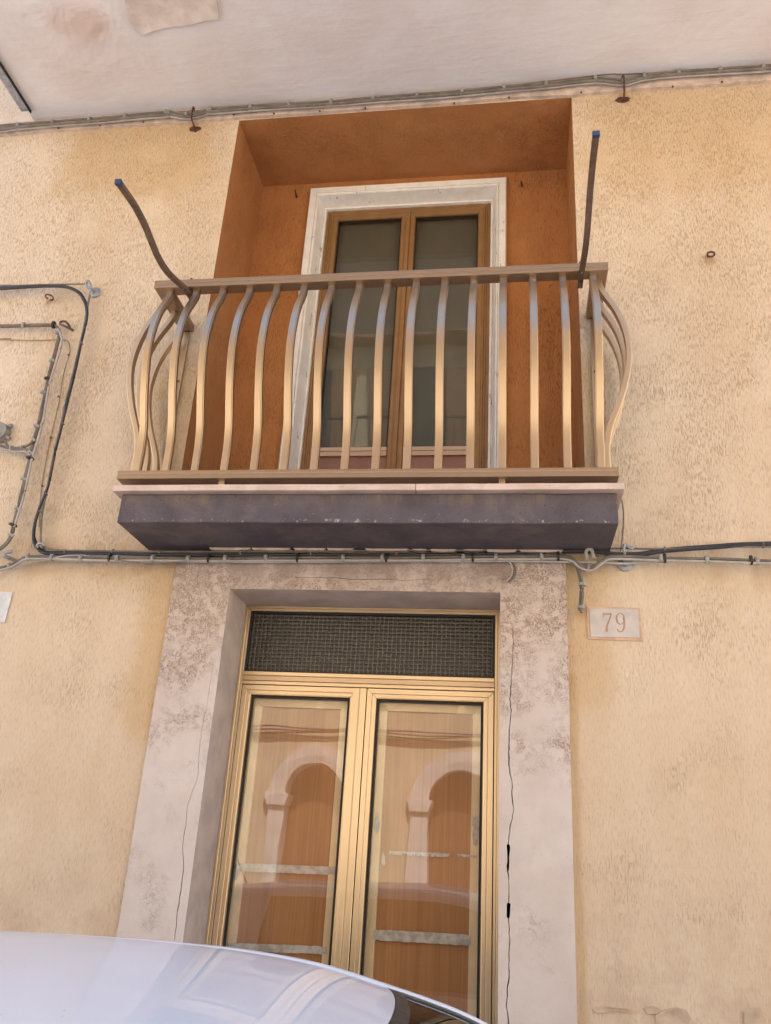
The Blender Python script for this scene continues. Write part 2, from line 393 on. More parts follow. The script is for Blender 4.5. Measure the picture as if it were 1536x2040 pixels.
def empty(name, loc, parent=None):
    e = bpy.data.objects.new(name, None); col.objects.link(e); e.location = loc; e.empty_display_size = .1
    if parent is not None: adopt(e, parent)
    return e
def tag(o, label, cat, group=None):
    o['label'] = label; o['category'] = cat
    if group: o['group'] = group
    return o
def struct(o): o['kind'] = 'structure'; return o

def spline(pts, sub=6):
    pts = [Vector(p) for p in pts]; out = []
    for i in range(len(pts)-1):
        p0 = pts[max(i-1, 0)]; p1 = pts[i]; p2 = pts[i+1]; p3 = pts[min(i+2, len(pts)-1)]
        for k in range(sub):
            t = k/sub
            out.append(.5*((2*p1)+(p2-p0)*t+(2*p0-5*p1+4*p2-p3)*t*t+(3*p1-p0-3*p2+p3)*t*t*t))
    out.append(pts[-1]); return out

# ------------------------------------------------------------------ key measures (metres, facade plane y = 0)
DX0, DX1, DZ = -1.238, -.048, 2.717           # doorway
SX0, SX1, SZ = -1.505, .227, 2.885            # rendered surround
RX0, RX1, RZ0, RZ1, RD = -1.566, .323, 3.05, 5.56, .52   # balcony recess
SOF = 5.66                                     # soffit of the upper balcony
HX0, HX1, HTOP, HBACK = -7.0, 6.0, 9.0, 7.0

# ------------------------------------------------------------------ ground
g = G().quad((-60, -60, 0), (60, -60, 0), (60, 60, 0), (-60, 60, 0)); struct(obj('road', g, 'road'))
g = G().box(-40, 40, -1.25, -.004, .004, .13); pv = struct(obj('pavement', g, 'pave', bevel=.01))
g = G().box(-40, 40, -1.40, -1.256, .004, .134); struct(obj('kerb', g, 'kerb', bevel=.015))
g = G().box(-40, 40, -7.996, -7.0, .004, .13); struct(obj('opposite_pavement', g, 'pave', bevel=.01))

# ------------------------------------------------------------------ house
house = tag(empty('house', (0, 0, 0)), 'ochre scratched stucco house with terracotta balcony recess above a gold metal door', 'building')
# facade with the recess and doorway left open
def grid_faces(g, xs, zs, hole, y=0.0):
    for i in range(len(xs)-1):
        for j in range(len(zs)-1):
            cx, cz = (xs[i]+xs[i+1])/2, (zs[j]+zs[j+1])/2
            if not hole(cx, cz):
                g.quad((xs[i], y, zs[j]), (xs[i+1], y, zs[j]), (xs[i+1], y, zs[j+1]), (xs[i], y, zs[j+1]))
xs = [HX0, RX0, SX0+.02, SX1-.02, RX1, HX1]; zs = [0, SZ-.02, RZ0, RZ1, HTOP]
g = G(); grid_faces(g, xs, zs, lambda x, z: (RX0 < x < RX1 and RZ0 < z < RZ1) or (SX0+.02 < x < SX1-.02 and z < SZ-.02))
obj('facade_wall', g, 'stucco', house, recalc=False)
g = G()
g.quad((HX0, .0, 0), (HX0, HBACK, 0), (HX0, HBACK, HTOP), (HX0, 0, HTOP)); g.quad((HX1, 0, 0), (HX1, HBACK, 0), (HX1, HBACK, HTOP), (HX1, 0, HTOP))
g.quad((HX0, HBACK, 0), (HX1, HBACK, 0), (HX1, HBACK, HTOP), (HX0, HBACK, HTOP)); g.quad((HX0, .9, 0), (HX1, .9, 0), (HX1, .9, HTOP), (HX0, .9, HTOP))
obj('outer_wall', g, 'oppw', house)
g = G().box(HX0-.2, HX1+.2, -.35, HBACK+.2, HTOP, HTOP+.2); obj('roof', g, 'roof', house)
# recess (terracotta)
rec = empty('balcony_recess', (RX0, 0, RZ0), house)
WX0, WX1, WZ = -1.235, -.042, 5.492            # opening inside the recess
g = G()
grid_faces(g, [RX0, WX0, WX1, RX1], [RZ0, WZ, RZ1], lambda x, z: WX0 < x < WX1 and z < WZ, RD)
obj('back_wall', g, 'terra', rec, recalc=False)
for x in (RX0, RX1):
    obj('side_wall', G().quad((x, 0, RZ0), (x, RD, RZ0), (x, RD, RZ1), (x, 0, RZ1)), 'terra', rec, recalc=False)
obj('recess_soffit', G().quad((RX0, 0, RZ1), (RX1, 0, RZ1), (RX1, RD, RZ1), (RX0, RD, RZ1)), 'terra', rec, recalc=False)
obj('threshold', G().quad((RX0, 0, RZ0), (RX1, 0, RZ0), (RX1, .9, RZ0), (RX0, .9, RZ0)), 'marble', rec, recalc=False)

# door surround: one skin of render, split by three real cracks
YS = -.025
def lerp_list(lst, v):
    for (a, fa), (b, fb) in zip(lst, lst[1:]):
        if min(a, b) <= v <= max(a, b): return fa+(fb-fa)*(v-a)/(b-a) if b != a else fa
    return None
def crack_path(pxs, y=YS):
    return [(at(px, py, y), w) for px, py, w in pxs]
def jamb(g, xa, xb, z0, z1, path, seed):
    rnd = random.Random(seed)
    pts = [(p.z, p.x, w) for p, w in path]; pts.sort()
    lev = []
    for (za, xa_, wa), (zb, xb_, wb) in zip(pts, pts[1:]):
        n = max(1, int((zb-za)/.014))
        for k in range(n):
            t = k/n; lev.append((za+(zb-za)*t, xa_+(xb_-xa_)*t+rnd.uniform(-.0016, .0016), max(.0007, (wa+(wb-wa)*t)*rnd.uniform(.75, 1.25))))
    lev.append(pts[-1])
    if lev[0][0] > z0+.01: lev = [(z0, lev[0][1], lev[0][2])]+lev
    if lev[-1][0] < z1-.01:
        zt, xt, _ = lev[-1]; lev[-1] = (zt, xt, .0); g.quad((xa, YS, zt), (xt, YS, zt), (xt, YS, z1), (xa, YS, z1)); g.quad((xt, YS, zt), (xb, YS, zt), (xb, YS, z1), (xt, YS, z1))
    for (a, xc, w), (b, xd, w2) in zip(lev, lev[1:]):
        g.quad((xa, YS, a), (xc-w/2, YS, a), (xd-w2/2, YS, b), (xa, YS, b)); g.quad((xc+w/2, YS, a), (xb, YS, a), (xb, YS, b), (xd+w2/2, YS, b))
        g.quad((xc-w/2, YS, a), (xc-w/2, .03, a), (xd-w2/2, .03, b), (xd-w2/2, YS, b)); g.quad((xc+w/2, .03, a), (xc+w/2, YS, a), (xd+w2/2, YS, b), (xd+w2/2, .03, b))
g = G()
CR = [(1021, 1233, 0), (1022.4, 1277, .0022), (1021, 1317, .002), (1018, 1362, .003), (1015.7, 1393, .004), (1018.4, 1416, .003), (1014.8, 1451, .003), (1013.5, 1523, .005), (1020, 1558, .003), (1020, 1594, .004),
      (1023.7, 1612, .002), (1016.6, 1648, .003), (1012.6, 1681, .004), (1012.6, 1684, .010), (1012, 1733, .009), (1012, 1736, .004), (1013.5, 1755, .002), (1013, 1798, .003), (1012.8, 1801, .011), (1012.6, 1828, .010), (1012.8, 1831, .003), (1015.7, 1880, .003),
      (1013.5, 1898, .0025), (1014, 1951, .004), (1010, 1969, .0045), (1009.5, 2005, .003), (1013.5, 2036, .004)]
CL = [(426.6, 1311, 0), (421, 1349, .0012), (413, 1399, .0012), (403.6, 1445, .0016), (398, 1483, .002), (394, 1548, .0013), (373, 1606, .0016), (371, 1636, .0025), (363.5, 1686, .0025), (365.4, 1728, .003), (361.5, 1763, .0045), (352, 1828, .0035), (348, 1873, .0025)]
jamb(g, DX1, SX1, 0, DZ, crack_path(CR), 3)
jamb(g, SX0, DX0, 0, DZ, crack_path(CL), 4)
g.quad((SX0, YS, DZ), (DX0, YS, DZ), (DX0, YS, SZ), (SX0, YS, SZ)); g.quad((DX1, YS, DZ), (SX1, YS, DZ), (SX1, YS, SZ), (DX1, YS, SZ))
# lintel with a hairline crack
CH = [(560, 1152, 0), (600, 1150, .0015), (640, 1151, .002), (668, 1151, .0025), (690, 1153, .0025), (722, 1155, .0025), (760, 1153, .002), (800, 1156, .0015), (845, 1154, .0015), (884, 1156, 0)]
hp = [(at(a, b, YS), c) for a, b, c in CH]
lev = [(DX0, hp[0][0].z, 0)]; rnd = random.Random(9)
for (p, wa), (q_, wb) in zip(hp, hp[1:]):
    for k in range(7):
        t = k/7; pp = p.lerp(q_, t); lev.append((pp.x, pp.z+rnd.uniform(-.002, .002), wa+(wb-wa)*t))
lev += [(hp[-1][0].x, hp[-1][0].z, 0), (DX1, hp[-1][0].z, 0)]
for (a, zc, w), (b, zd, w2) in zip(lev, lev[1:]):
    g.quad((a, YS, DZ), (b, YS, DZ), (b, YS, zd-w2/2), (a, YS, zc-w/2)); g.quad((a, YS, zc+w/2), (b, YS, zd+w2/2), (b, YS, SZ), (a, YS, SZ))
    if w or w2:
        g.quad((a, YS, zc-w/2), (b, YS, zd-w2/2), (b, .03, zd-w2/2), (a, .03, zc-w/2)); g.quad((a, .03, zc+w/2), (b, .03, zd+w2/2), (b, YS, zd+w2/2), (a, YS, zc+w/2))
# outer returns, slightly uneven
def ret(x):
    n = 60
    for k in range(n):
        a, b = SZ*k/n, SZ*(k+1)/n; g.quad((x, YS, a), (x, .02, a), (x, .02, b), (x, YS, b))
ret(SX0); ret(SX1); g.quad((SX0, YS, SZ), (SX1, YS, SZ), (SX1, .02, SZ), (SX0, .02, SZ))
obj('door_surround', g, 'surround', house, recalc=False)
RV = .245
g = G()
g.quad((DX0, YS, 0), (DX0, RV+.08, 0), (DX0, RV+.08, DZ), (DX0, YS, DZ)); g.quad((DX1, YS, 0), (DX1, RV+.08, 0), (DX1, RV+.08, DZ), (DX1, YS, DZ)); g.quad((DX0, YS, DZ), (DX1, YS, DZ), (DX1, RV+.08, DZ), (DX0, RV+.08, DZ))
obj('doorway_reveal', g, 'reveal', house, recalc=False)
obj('door_step', G().box(DX0+.002, DX1-.002, -.06, .33, .005, .16), 'marble', house, bevel=.006)

# ---- lower balcony: slab and marble coping
balc = empty('balcony', (-.62, -.35, 2.90), house)
def rough_box(x0, x1, y0, y1, z0, z1, nx=40, amp=.003, seed=1):
    g = G(); bm = bmesh.new()
    bmesh.ops.create_cube(bm, size=1)
    for v in bm.verts: v.co = Vector(((x0+x1)/2+v.co.x*(x1-x0), (y0+y1)/2+v.co.y*(y1-y0), (z0+z1)/2+v.co.z*(z1-z0)))
    es = [e for e in bm.edges if abs(e.verts[0].co.x-e.verts[1].co.x) > .5*(x1-x0)]
    bmesh.ops.subdivide_edges(bm, edges=es, cuts=nx, use_grid_fill=True)
    for v in bm.verts:
        if v.co.y < y1-.001:
            n = noise.noise_vector(v.co*7+Vector((seed, 0, 0)))*amp; v.co += Vector((n.x*.2, n.y, n.z))
    bm.verts.index_update(); bm.verts.ensure_lookup_table()
    g.v = [tuple(v.co) for v in bm.verts]; g.f = [[v.index for v in f.verts] for f in bm.faces]; bm.free(); return g
obj('slab', rough_box(-1.66, .412, -.35, -.002, 2.902, 3.032), 'slab', balc, bevel=.005)
jx = at(828, 965, -.38).x
obj('coping', rough_box(-1.692, jx-.001, -.383, -.003, 3.034, 3.062, 24, .0015), 'marble', balc, bevel=.003)
obj('coping', rough_box(jx+.001, .437, -.383, -.003, 3.034, 3.062, 24, .0015, 5), 'marble', balc, bevel=.003)
# broken mortar line under the slab where it meets the wall
g = G(); rnd = random.Random(2); x = -1.35
while x < .2:
    L = rnd.uniform(.06, .2); h = rnd.uniform(.006, .013)
    g.prism([(x, 2.9005), (x+L, 2.9005), (x+L-.01, 2.9005-h*rnd.uniform(.6, 1)), (x+L*.5, 2.9005-h), (x+.008, 2.9005-h*.8)], 1, -.055, -.0251); x += L+rnd.uniform(-.0, .05)
obj('mortar_line', g, 'corn', balc)

# ---- upper balcony seen from below
ub = empty('upper_balcony', (0, -.5, SOF), house)
UX0 = atz(20, 165, SOF).x
g = G(); nx, ny = 90, 24
fl_a = atz(250, 0, SOF)
for i in range(nx+1):
    for j in range(ny+1):
        x = UX0+(5.0-UX0)*i/nx; y = -1.05+(1.049)*j/ny
        g.v.append((x, y, SOF+noise.noise(Vector((x*1.3, y*1.3, 3)))*.006))
for i in range(nx):
    for j in range(ny):
        a = i*(ny+1)+j; g.f.append([a, a+ny+1, a+ny+2, a+1])
obj('soffit', g, 'soffit', ub, smooth=True)
g = G().box(UX0, 5.0, -1.05, -.002, SOF+.008, SOF+.20); obj('slab', g, 'soffit', ub)
sa, sb = atz(0, 130, SOF-.02), atz(48, 222, SOF-.02)
g = G().box(UX0-.028, UX0+.022, -1.05, sb.y, SOF-.022, SOF-.006); obj('drip_edge', g, 'strip', ub, bevel=.003)
g = G().box(UX0+.024, UX0+.029, -1.05, sb.y+.012, SOF-.028, SOF-.006); obj('drip_edge_lip', g, 'gasket', ub, bevel=.002)
# peeling plaster sheet
poly = [(248, -60), (250, 4), (258, 34), (270, 55), (284, 68), (300, 60), (330, 53), (372, 48), (410, 38), (436, 36), (434, 10), (428, -20), (430, -60)]
pp = [atz(a, b, SOF-.004) for a, b in poly]
cen = atz(335, 5, SOF-.004)
g = G(); rings = 7; n = len(pp)
pts2 = []
for r in range(rings+1):
    t = r/rings
    for p in pp:
        q_ = cen.lerp(p, t); z = SOF-.006-.020*(t**3)*(.6+.6*noise.noise(q_*9)) - .004*noise.noise(q_*16)
        pts2.append((q_.x, q_.y, z))
for r in range(rings):
    for i in range(n):
        j = (i+1) % n; g.f.append([r*n+i, r*n+j, (r+1)*n+j, (r+1)*n+i])
b = len(pts2)
for i in range(n):
    x_, y_, z_ = pts2[rings*n+i]; pts2.append((x_, y_, SOF+.002))
for i in range(n):
    j = (i+1) % n; g.f.append([rings*n+i, rings*n+j, b+j, b+i])
g.v = pts2
obj('peeling_plaster', g, 'flake', ub, smooth=True)
# flaking cornice strip between stucco and soffit
g = G(); N = 150; rnd = random.Random(5)
zb = [RZ1+.004+.012*noise.noise(Vector((i*.23, 1, 0)))+.006*noise.noise(Vector((i*.9, 4, 0))) for i in range(N+1)]
zb = [max(z, RZ1-.004) for z in zb]
for i in range(N):
    x0 = -6.9+(12.8)*i/N; x1 = -6.9+12.8*(i+1)/N
    y0 = -.020-.003*noise.noise(Vector((i*.5, 0, 0))); y1 = -.020-.003*noise.noise(Vector(((i+1)*.5, 0, 0)))
    g.quad((x0, y0, zb[i]), (x1, y1, zb[i+1]), (x1, -.022, SOF-.01), (x0, -.022, SOF-.01))
    g.quad((x0, .001, zb[i]), (x1, .001, zb[i+1]), (x1, y1, zb[i+1]), (x0, y0, zb[i]))
    g.quad((x0, -.022, SOF-.01), (x1, -.022, SOF-.01), (x1, -.001, SOF-.004), (x0, -.001, SOF-.004))
obj('cornice_strip', g, 'corn', house, recalc=False)
for (px, py) in [(117, 256), (200, 251), (286, 244), (466, 229), (546, 227), (637, 222), (728, 216), (905, 206), (1014, 195), (1158, 185), (1340, 173), (1438, 164)]:
    p = at(px, py, -.02); obj('nail', G().lathe([(.002, .0), (.003, .006), (.006, .010), (.0055, .013)], (p.x, -.012, p.z), (0, -1, 0), 8), 'iron', house)

# ---- mitred frames
def frame_members(x0, x1, z0, z1, sec, gap=.0004):
    # sec: list of (d, y) ; returns left, right, top, bottom members
    res = []
    n = len(sec)
    def mk(fa, fb):
        g = G(); g.v = [fa(d, y) for d, y in sec]+[fb(d, y) for d, y in sec]
        g.f = [list(range(n)), list(range(n, 2*n))[::-1]]+[[i, n+i, n+(i+1) % n, (i+1) % n] for i in range(n)]
        return g
    e = gap
    res.append(mk(lambda d, y: (x0+d, y, z0+d+e), lambda d, y: (x0+d, y, z1-d-e)))
    res.append(mk(lambda d, y: (x1-d, y, z0+d+e), lambda d, y: (x1-d, y, z1-d-e)))
    res.append(mk(lambda d, y: (x0+d+e, y, z1-d), lambda d, y: (x1-d-e, y, z1-d)))
    res.append(mk(lambda d, y: (x0+d+e, y, z0+d), lambda d, y: (x1-d-e, y, z0+d)))
    return res
def frame(parent, x0, x1, z0, z1, sec, mat, names=('stile', 'stile', 'rail', 'rail'), skip=(), bevel=.0008):
    for k, g in enumerate(frame_members(x0, x1, z0, z1, sec)):
        if k in skip: continue
        obj(names[k], g, mat, parent, bevel=bevel, seg=1)

# ---- front door
door = empty('front_door', (-.64, RV, .16), house)
YD = RV-.005
Z0D = .162
sec_f = [(0, YD-.005), (.010, YD-.005), (.0115, YD-.001), (.013, YD-.005), (.024, YD-.005), (.026, YD+.05), (0, YD+.05)]
frame(door, DX0+.001, DX1-.001, Z0D, DZ-.001, sec_f, 'gold', ('frame_stile', 'frame_stile', 'frame_head', 'frame_sill'))
FX0, FX1 = DX0+.026, DX1-.026
# transom bar with grooves
tz0, tz1 = 2.348, 2.406
g = G().sweep([(FX0, 0, 0), (FX1, 0, 0)], [(0, 0)]*3, cap=False)
prof = [(YD-.008, tz1), (YD-.008, tz1-.016), (YD-.002, tz1-.018), (YD-.008, tz1-.020), (YD-.010, tz1-.040), (YD-.003, tz1-.042), (YD-.010, tz1-.044), (YD-.010, tz0), (YD+.05, tz0), (YD+.05, tz1)]
obj('transom_bar', G().prism(prof, 0, FX0+.0005, FX1-.0005), 'gold', door, bevel=.0006, seg=1)
sec_b = [(0, YD+.004), (.008, YD+.004), (.010, YD+.016), (0, YD+.016)]
frame(door, FX0+.0005, FX1-.0005, tz1+.0005, DZ-.026, sec_b, 'gasket', ('transom_bead',)*4)
obj('transom_pane', G().box(FX0+.004, FX1-.004, YD+.018, YD+.024, tz1+.004, DZ-.030), 'pglass', door)
obj('transom_backing', G().box(FX0, FX1, YD+.075, YD+.085, tz1-.02, DZ-.004), 'blind', door)
MX = -.636
leafs = [(FX0+.003, MX-.030, .048, .052), (MX+.002, FX1-.003, .048, .052)]
for k, (a, b, ws, wr) in enumerate(leafs):
    y = YD-.006
    sec_l = [(0, y), (.022, y), (.0232, y+.004), (.0245, y), (.040, y), (.0412, y+.003), (.0425, y+.001), (.047, y+.012), (.048, y+.055), (0, y+.055)]
    frame(door, a, b, Z0D+.028, tz0-.003, sec_l, 'gold', ('stile', 'stile', 'rail', 'rail'))
    ia, ib, iz0, iz1 = a+.048, b-.048, Z0D+.028+.048, tz0-.003-.048
    frame(door, ia, ib, iz0, iz1, [(0, y+.010), (.007, y+.010), (.007, y+.024), (0, y+.024)], 'gasket', ('gasket',)*4)
    obj('pane', G().box(ia+.001, ib-.001, y+.026, y+.031, iz0+.001, iz1-.001), 'glass', door)
    frame(door, ia+.0005, ib-.0005, iz0, iz1, [(0, y+.040), (.041, y+.040), (.043, y+.052), (0, y+.052)], 'paleg', ('liner',)*4)
    obj('wood_panel', G().box(ia, ib, y+.053, y+.062, iz0, iz1), 'wood', door)
# meeting strips
for xa, xb in ((MX-.0285, MX-.001), (MX-.058, MX-.034)):
    obj('meeting_strip', G().box(xa, xb, YD-.013, YD-.0065, Z0D+.03, tz0-.0035), 'gold', door, bevel=.0015)
# duct-tape remains on the liner and panel
def tape(px0, py0, px1, py1, h, seed, y=YD+.032):
    rnd = random.Random(seed); a, b = at(px0, py0, y), at(px1, py1, y); n = 46; g = G()
    for i in range(n+1):
        p = a.lerp(b, i/n); jag = .0018 if 2 < i < n-2 else .006
        g.v += [(p.x, y+rnd.uniform(-.0003, .0003), p.z+h/2+rnd.uniform(-jag, jag*.4)), (p.x, y-.0004+rnd.uniform(-.0003, .0003), p.z+rnd.uniform(-.004, .004)), (p.x, y+rnd.uniform(-.0003, .0003), p.z-h/2+rnd.uniform(-jag*.4, jag))]
    for i in range(n):
        for k in (0, 1):
            if h < .03 and rnd.random() < .22 and k: continue
            g.f.append([i*3+k, i*3+k+1, i*3+3+k+1, i*3+3+k])
    o = obj('tape_strip', g, 'tape', door, recalc=False); return o
tape(463, 1727, 668, 1735, .032, 1); tape(452, 1886, 650, 1893, .030, 2); tape(775, 1699, 895, 1704, .016, 3); tape(910, 1703, 950, 1707, .012, 6); tape(744, 1862, 938, 1873, .040, 4)
for (px, py, pw, ph, sd) in [(948, 1655, 7, 55, 1), (751, 1640, 6, 50, 2), (764, 1712, 5, 24, 3), (945, 1640, 6, 26, 4), (470, 1738, 12, 26, 7)]:
    rnd = random.Random(sd+40); g = G(); c = at(px, py, YD+.0315); n = 11
    g.v = [(c.x+math.cos(i/n*6.283)*pw*.0022*rnd.uniform(.5, 1.2), YD+.0315-rnd.uniform(0, .001), c.z+math.sin(i/n*6.283)*ph*.0011*rnd.uniform(.5, 1.2)) for i in range(n)]
    g.f = [list(range(n))]; obj('tape_scrap', g, 'tape', door)
# door pull and lock on the meeting stile (below the car's roof line)
obj('door_handle', G().tube(spline([(MX+.028, YD-.006, 1.06), (MX+.028, YD-.05, 1.06), (MX+.03, YD-.055, 1.05), (MX+.13, YD-.055, 1.05)], 4), .009), 'gold', door, smooth=True)
obj('dark_room', G().box(DX0-.2, DX1+.2, .34, .36, 0, DZ+.2), 'dark', door)

# ---- french window
fw = empty('french_window', (-.64, .55, 3.06), house)
cx0, cx1, cz1 = -1.246, -.032, 5.500
sec_c = [(0, .497), (.006, .490), (.043, .490), (.0445, .500), (.0485, .500), (.050, .490), (.056, .493), (.060, .50), (.078, .592), (.083, .584), (.094, .584), (.096, .612), (-.0, .612)]
frame(fw, cx0, cx1, 2.98, cz1, sec_c, 'casing', ('casing_upright', 'casing_upright', 'casing_head', 'x'), (3,), .001)
a0, a1, az = cx0+.0965, cx1-.0965, cz1-.0965
yw = .602
sec_w = [(0, yw), (.016, yw), (.018, yw+.006), (.020, yw), (.030, yw), (.031, yw+.05), (0, yw+.05)]
frame(fw, a0, a1, 3.06, az, sec_w, 'woodfr', ('frame_upright', 'frame_upright', 'frame_head', 'frame_sill'))
wm = -.632
for k, (p, q_) in enumerate(((a0+.032, wm-.0015), (wm+.0015, a1-.032))):
    z0, z1 = 3.092, az-.032; y = yw-.004
    sec_s = [(0, y), (.010, y), (.0115, y+.004), (.013, y), (.038, y), (.043, y+.008), (.0435, y+.045), (0, y+.045)]
    frame(fw, p, q_, z0, z1, sec_s, 'woodfr')
    ia, ib, i0, i1 = p+.0438, q_-.0438, z0+.0438, z1-.0438
    rz = 3.735
    profr = [(y+.002, rz), (y+.002, rz-.022), (y+.008, rz-.024), (y+.002, rz-.026), (y+.002, rz-.052), (y+.04, rz-.052), (y+.04, rz)]
    obj('lock_rail', G().prism(profr, 0, ia, ib), 'bronze', fw)
    frame(fw, ia, ib, rz+.0005, i1, [(0, y+.012), (.006, y+.012), (.006, y+.02), (0, y+.02)], 'gasket', ('gasket',)*4)
    obj('pane', G().box(ia+.001, ib-.001, y+.022, y+.027, rz+.001, i1-.001), 'wglass', fw)
    obj('lower_panel', G().box(ia+.001, ib-.001, y+.018, y+.03, i0, rz-.0525), 'kick', fw)
    # blind hanging behind the glass
    g = G(); n = 60
    for i in range(n+1):
        x = ia+(ib-ia)*i/n; yy = y+.060+.0006*noise.noise(Vector((i*.3, k, 0)))
        g.v += [(x, yy, rz-.2), (x, yy, i1+.02)]
    g.f = [[2*i, 2*i+2, 2*i+3, 2*i+1] for i in range(n)]
    obj('blind', g, 'blind', fw, smooth=True)
obj('cover_strip', G().box(wm-.013, wm+.011, yw-.013, yw-.0045, 3.1, az-.05), 'woodfr', fw, bevel=.0015)
obj('dark_room', G().box(RX0, RX1, .74, .75, 3.0, 5.7), 'dark', fw)

# ------------------------------------------------------------------ balcony railing
rail = tag(empty('balcony_railing', (-.63, -.345, 3.06)), 'bronze metal balcony railing with bellied balusters, standing on the marble coping', 'railing')
RY = -.337; bx0, bx1 = -1.617, .3555
LX, RXX = -1.657, .387                      # side planes
top_sec = [(-.030, 4.100), (.030, 4.100), (.034, 4.104), (.034, 4.116), (.030, 4.118), (.030, 4.122), (.034, 4.124), (.034, 4.142), (-.034, 4.142), (-.034, 4.124), (-.030, 4.122), (-.030, 4.118), (-.034, 4.116), (-.034, 4.104)]
def rail_run(name, sec, ins=0):
    # front member mitred into the two returns
    n = len(sec)
    def mk(P, Q):
        g = G(); g.v = [P(u, z) for u, z in sec]+[Q(u, z) for u, z in sec]
        g.f = [list(range(n)), list(range(n, 2*n))[::-1]]+[[i, n+i, n+(i+1) % n, (i+1) % n] for i in range(n)]; return g
    e = .0005
    obj(name, mk(lambda u, z: (LX+u+e, RY+u, z), lambda u, z: (RXX-u-e, RY+u, z)), 'railm', rail, bevel=.001, seg=1)
    obj(name, mk(lambda u, z: (LX+u, RY+u+e, z), lambda u, z: (LX+u, -.002, z)), 'railm', rail, bevel=.001, seg=1)
    obj(name, mk(lambda u, z: (RXX-u, RY+u+e, z), lambda u, z: (RXX-u, -.002, z)), 'railm', rail, bevel=.001, seg=1)
rail_run('top_rail', top_sec)
rail_run('bottom_rail', [(-.033, 3.097), (.033, 3.097), (.033, 3.116), (.031, 3.118), (.031, 3.121), (.033, 3.123), (.033, 3.136), (-.033, 3.136), (-.033, 3.123), (-.031, 3.121), (-.031, 3.118), (-.033, 3.116)])
PR = [(4.103, 0), (4.07, .003), (4.035, .017), (3.99, .042), (3.94, .068), (3.88, .090), (3.82, .104), (3.75, .112), (3.68, .110), (3.60, .097), (3.52, .076), (3.45, .052), (3.39, .029), (3.34, .013), (3.29, .004), (3.24, .0), (3.134, 0)]
bs = [(-.0125, .012), (.0125, .012), (.0131, .0105), (.0133, .0070), (.0162, .0064), (.0162, -.012), (-.0162, -.012), (-.0162, .0064), (-.0133, .0070), (-.0131, .0105)]
def baluster_mesh():
    g = G(); pts = spline([(0, -o_, z) for z, o_ in PR], 3)
    b0 = 0; n = len(bs)
    for i, p in enumerate(pts):
        t = (pts[min(i+1, len(pts)-1)]-pts[max(i-1, 0)]).normalized()
        v = Vector((0, t.z, -t.y)).normalized()      # outward
        if v.y > 0: v = -v
        for a, b in bs: g.v.append(tuple(p+Vector((a, 0, 0))+v*b))
    for i in range(len(pts)-1):
        for j in range(n):
            k = (j+1) % n; g.f.append([i*n+j, i*n+k, (i+1)*n+k, (i+1)*n+j])
    return g
proto = obj('baluster', baluster_mesh(), 'bronze', None, smooth=True)
bmesh_ = proto.data
first = True
spots = [((bx0+(bx1-bx0)*i/15, RY, 0), 0) for i in range(16)]
spots += [((LX, y, 0), -math.pi/2) for y in (-.287, -.180, -.072)] + [((RXX, y, 0), math.pi/2) for y in (-.287, -.180, -.072)]
for loc, rz in spots:
    o = proto if first else proto.copy()
    if not first: col.objects.link(o)
    first = False
    o.location = loc; o.rotation_euler = (0, 0, rz); o.parent = rail; o.matrix_parent_inverse = Matrix.Translation(rail.location).inverted()
for i in (3, 12):
    x = bx0+(bx1-bx0)*i/15; obj('foot', G().box(x-.013, x+.013, RY-.010, RY+.010, 3.0605, 3.0965), 'bronze', rail)
for x in (LX, RXX):
    for y in (-.18, -.072): obj('foot', G().box(x-.010, x+.010, y-.012, y+.012, 3.0605, 3.0965), 'bronze', rail)
    s = 1 if x == LX else -1
    obj('wall_bar', G().box(x-.019, x+.019, -.016, -.0015, 3.137, 4.095), 'bronze', rail, bevel=.002)
    for z in (3.45, 3.80): obj('screw', G().lathe([(.006, 0), (.006, .003), (.003, .005)], (x+.004*s, -.016, z), (0, -1, 0), 10), 'iron', rail)

# ------------------------------------------------------------------ clothes-line arms bolted under the top rail
def arm(x, pts, label):
    e = tag(empty('clothes_line_arm', (x, -.345, 4.08)), label, 'arm', 'clothes-line arms on the railing')
    p3 = spline([(x, y, z) for y, z in pts], 5)
    obj('bar', G().sweep(p3, [(-.012, -.010), (.012, -.010), (.012, .010), (-.012, .010)], (0, 0, 1)), 'armm', e, bevel=.002)
    d = (p3[-1]-p3[-2]).normalized()
    obj('end_cap', G().sweep([p3[-1]-d*.012, p3[-1]+d*.004], [(-.0132, -.0112), (.0132, -.0112), (.0132, .0112), (-.0132, .0112)]), 'blue', e, bevel=.002)
    obj('bolt', G().lathe([(.005, -.03), (.005, .056), (.011, .056), (.011, .063), (.006, .066), (.006, .076)], (x, -.345, 4.09), (0, 0, 1), 6), 'iron', e)
    for yy in (-.302, -.41):
        zz = min(p3, key=lambda p: abs(p.y-yy)).z; obj('screw', G().lathe([(.004, 0), (.004, .003)], (x, yy, zz-.010), (0, 0, -1), 8), 'zinc', e)
    return e
left_pts = [(-.293, 4.082), (-.345, 4.078), (-.42, 4.062), (-.50, 4.035), (-.60, 4.008), (-.70, 4.003), (-.79, 4.022), (-.86, 4.038), (-.96, 4.044), (-1.05, 4.034), (-1.12, 4.024)]
arm(-1.52, left_pts, 'brown curved clothes-line arm with blue cap at the left end of the railing')
arm(.302, [(y, z+(-y-.345)*.125-.004) for y, z in left_pts], 'brown curved clothes-line arm with blue cap at the right end of the railing')

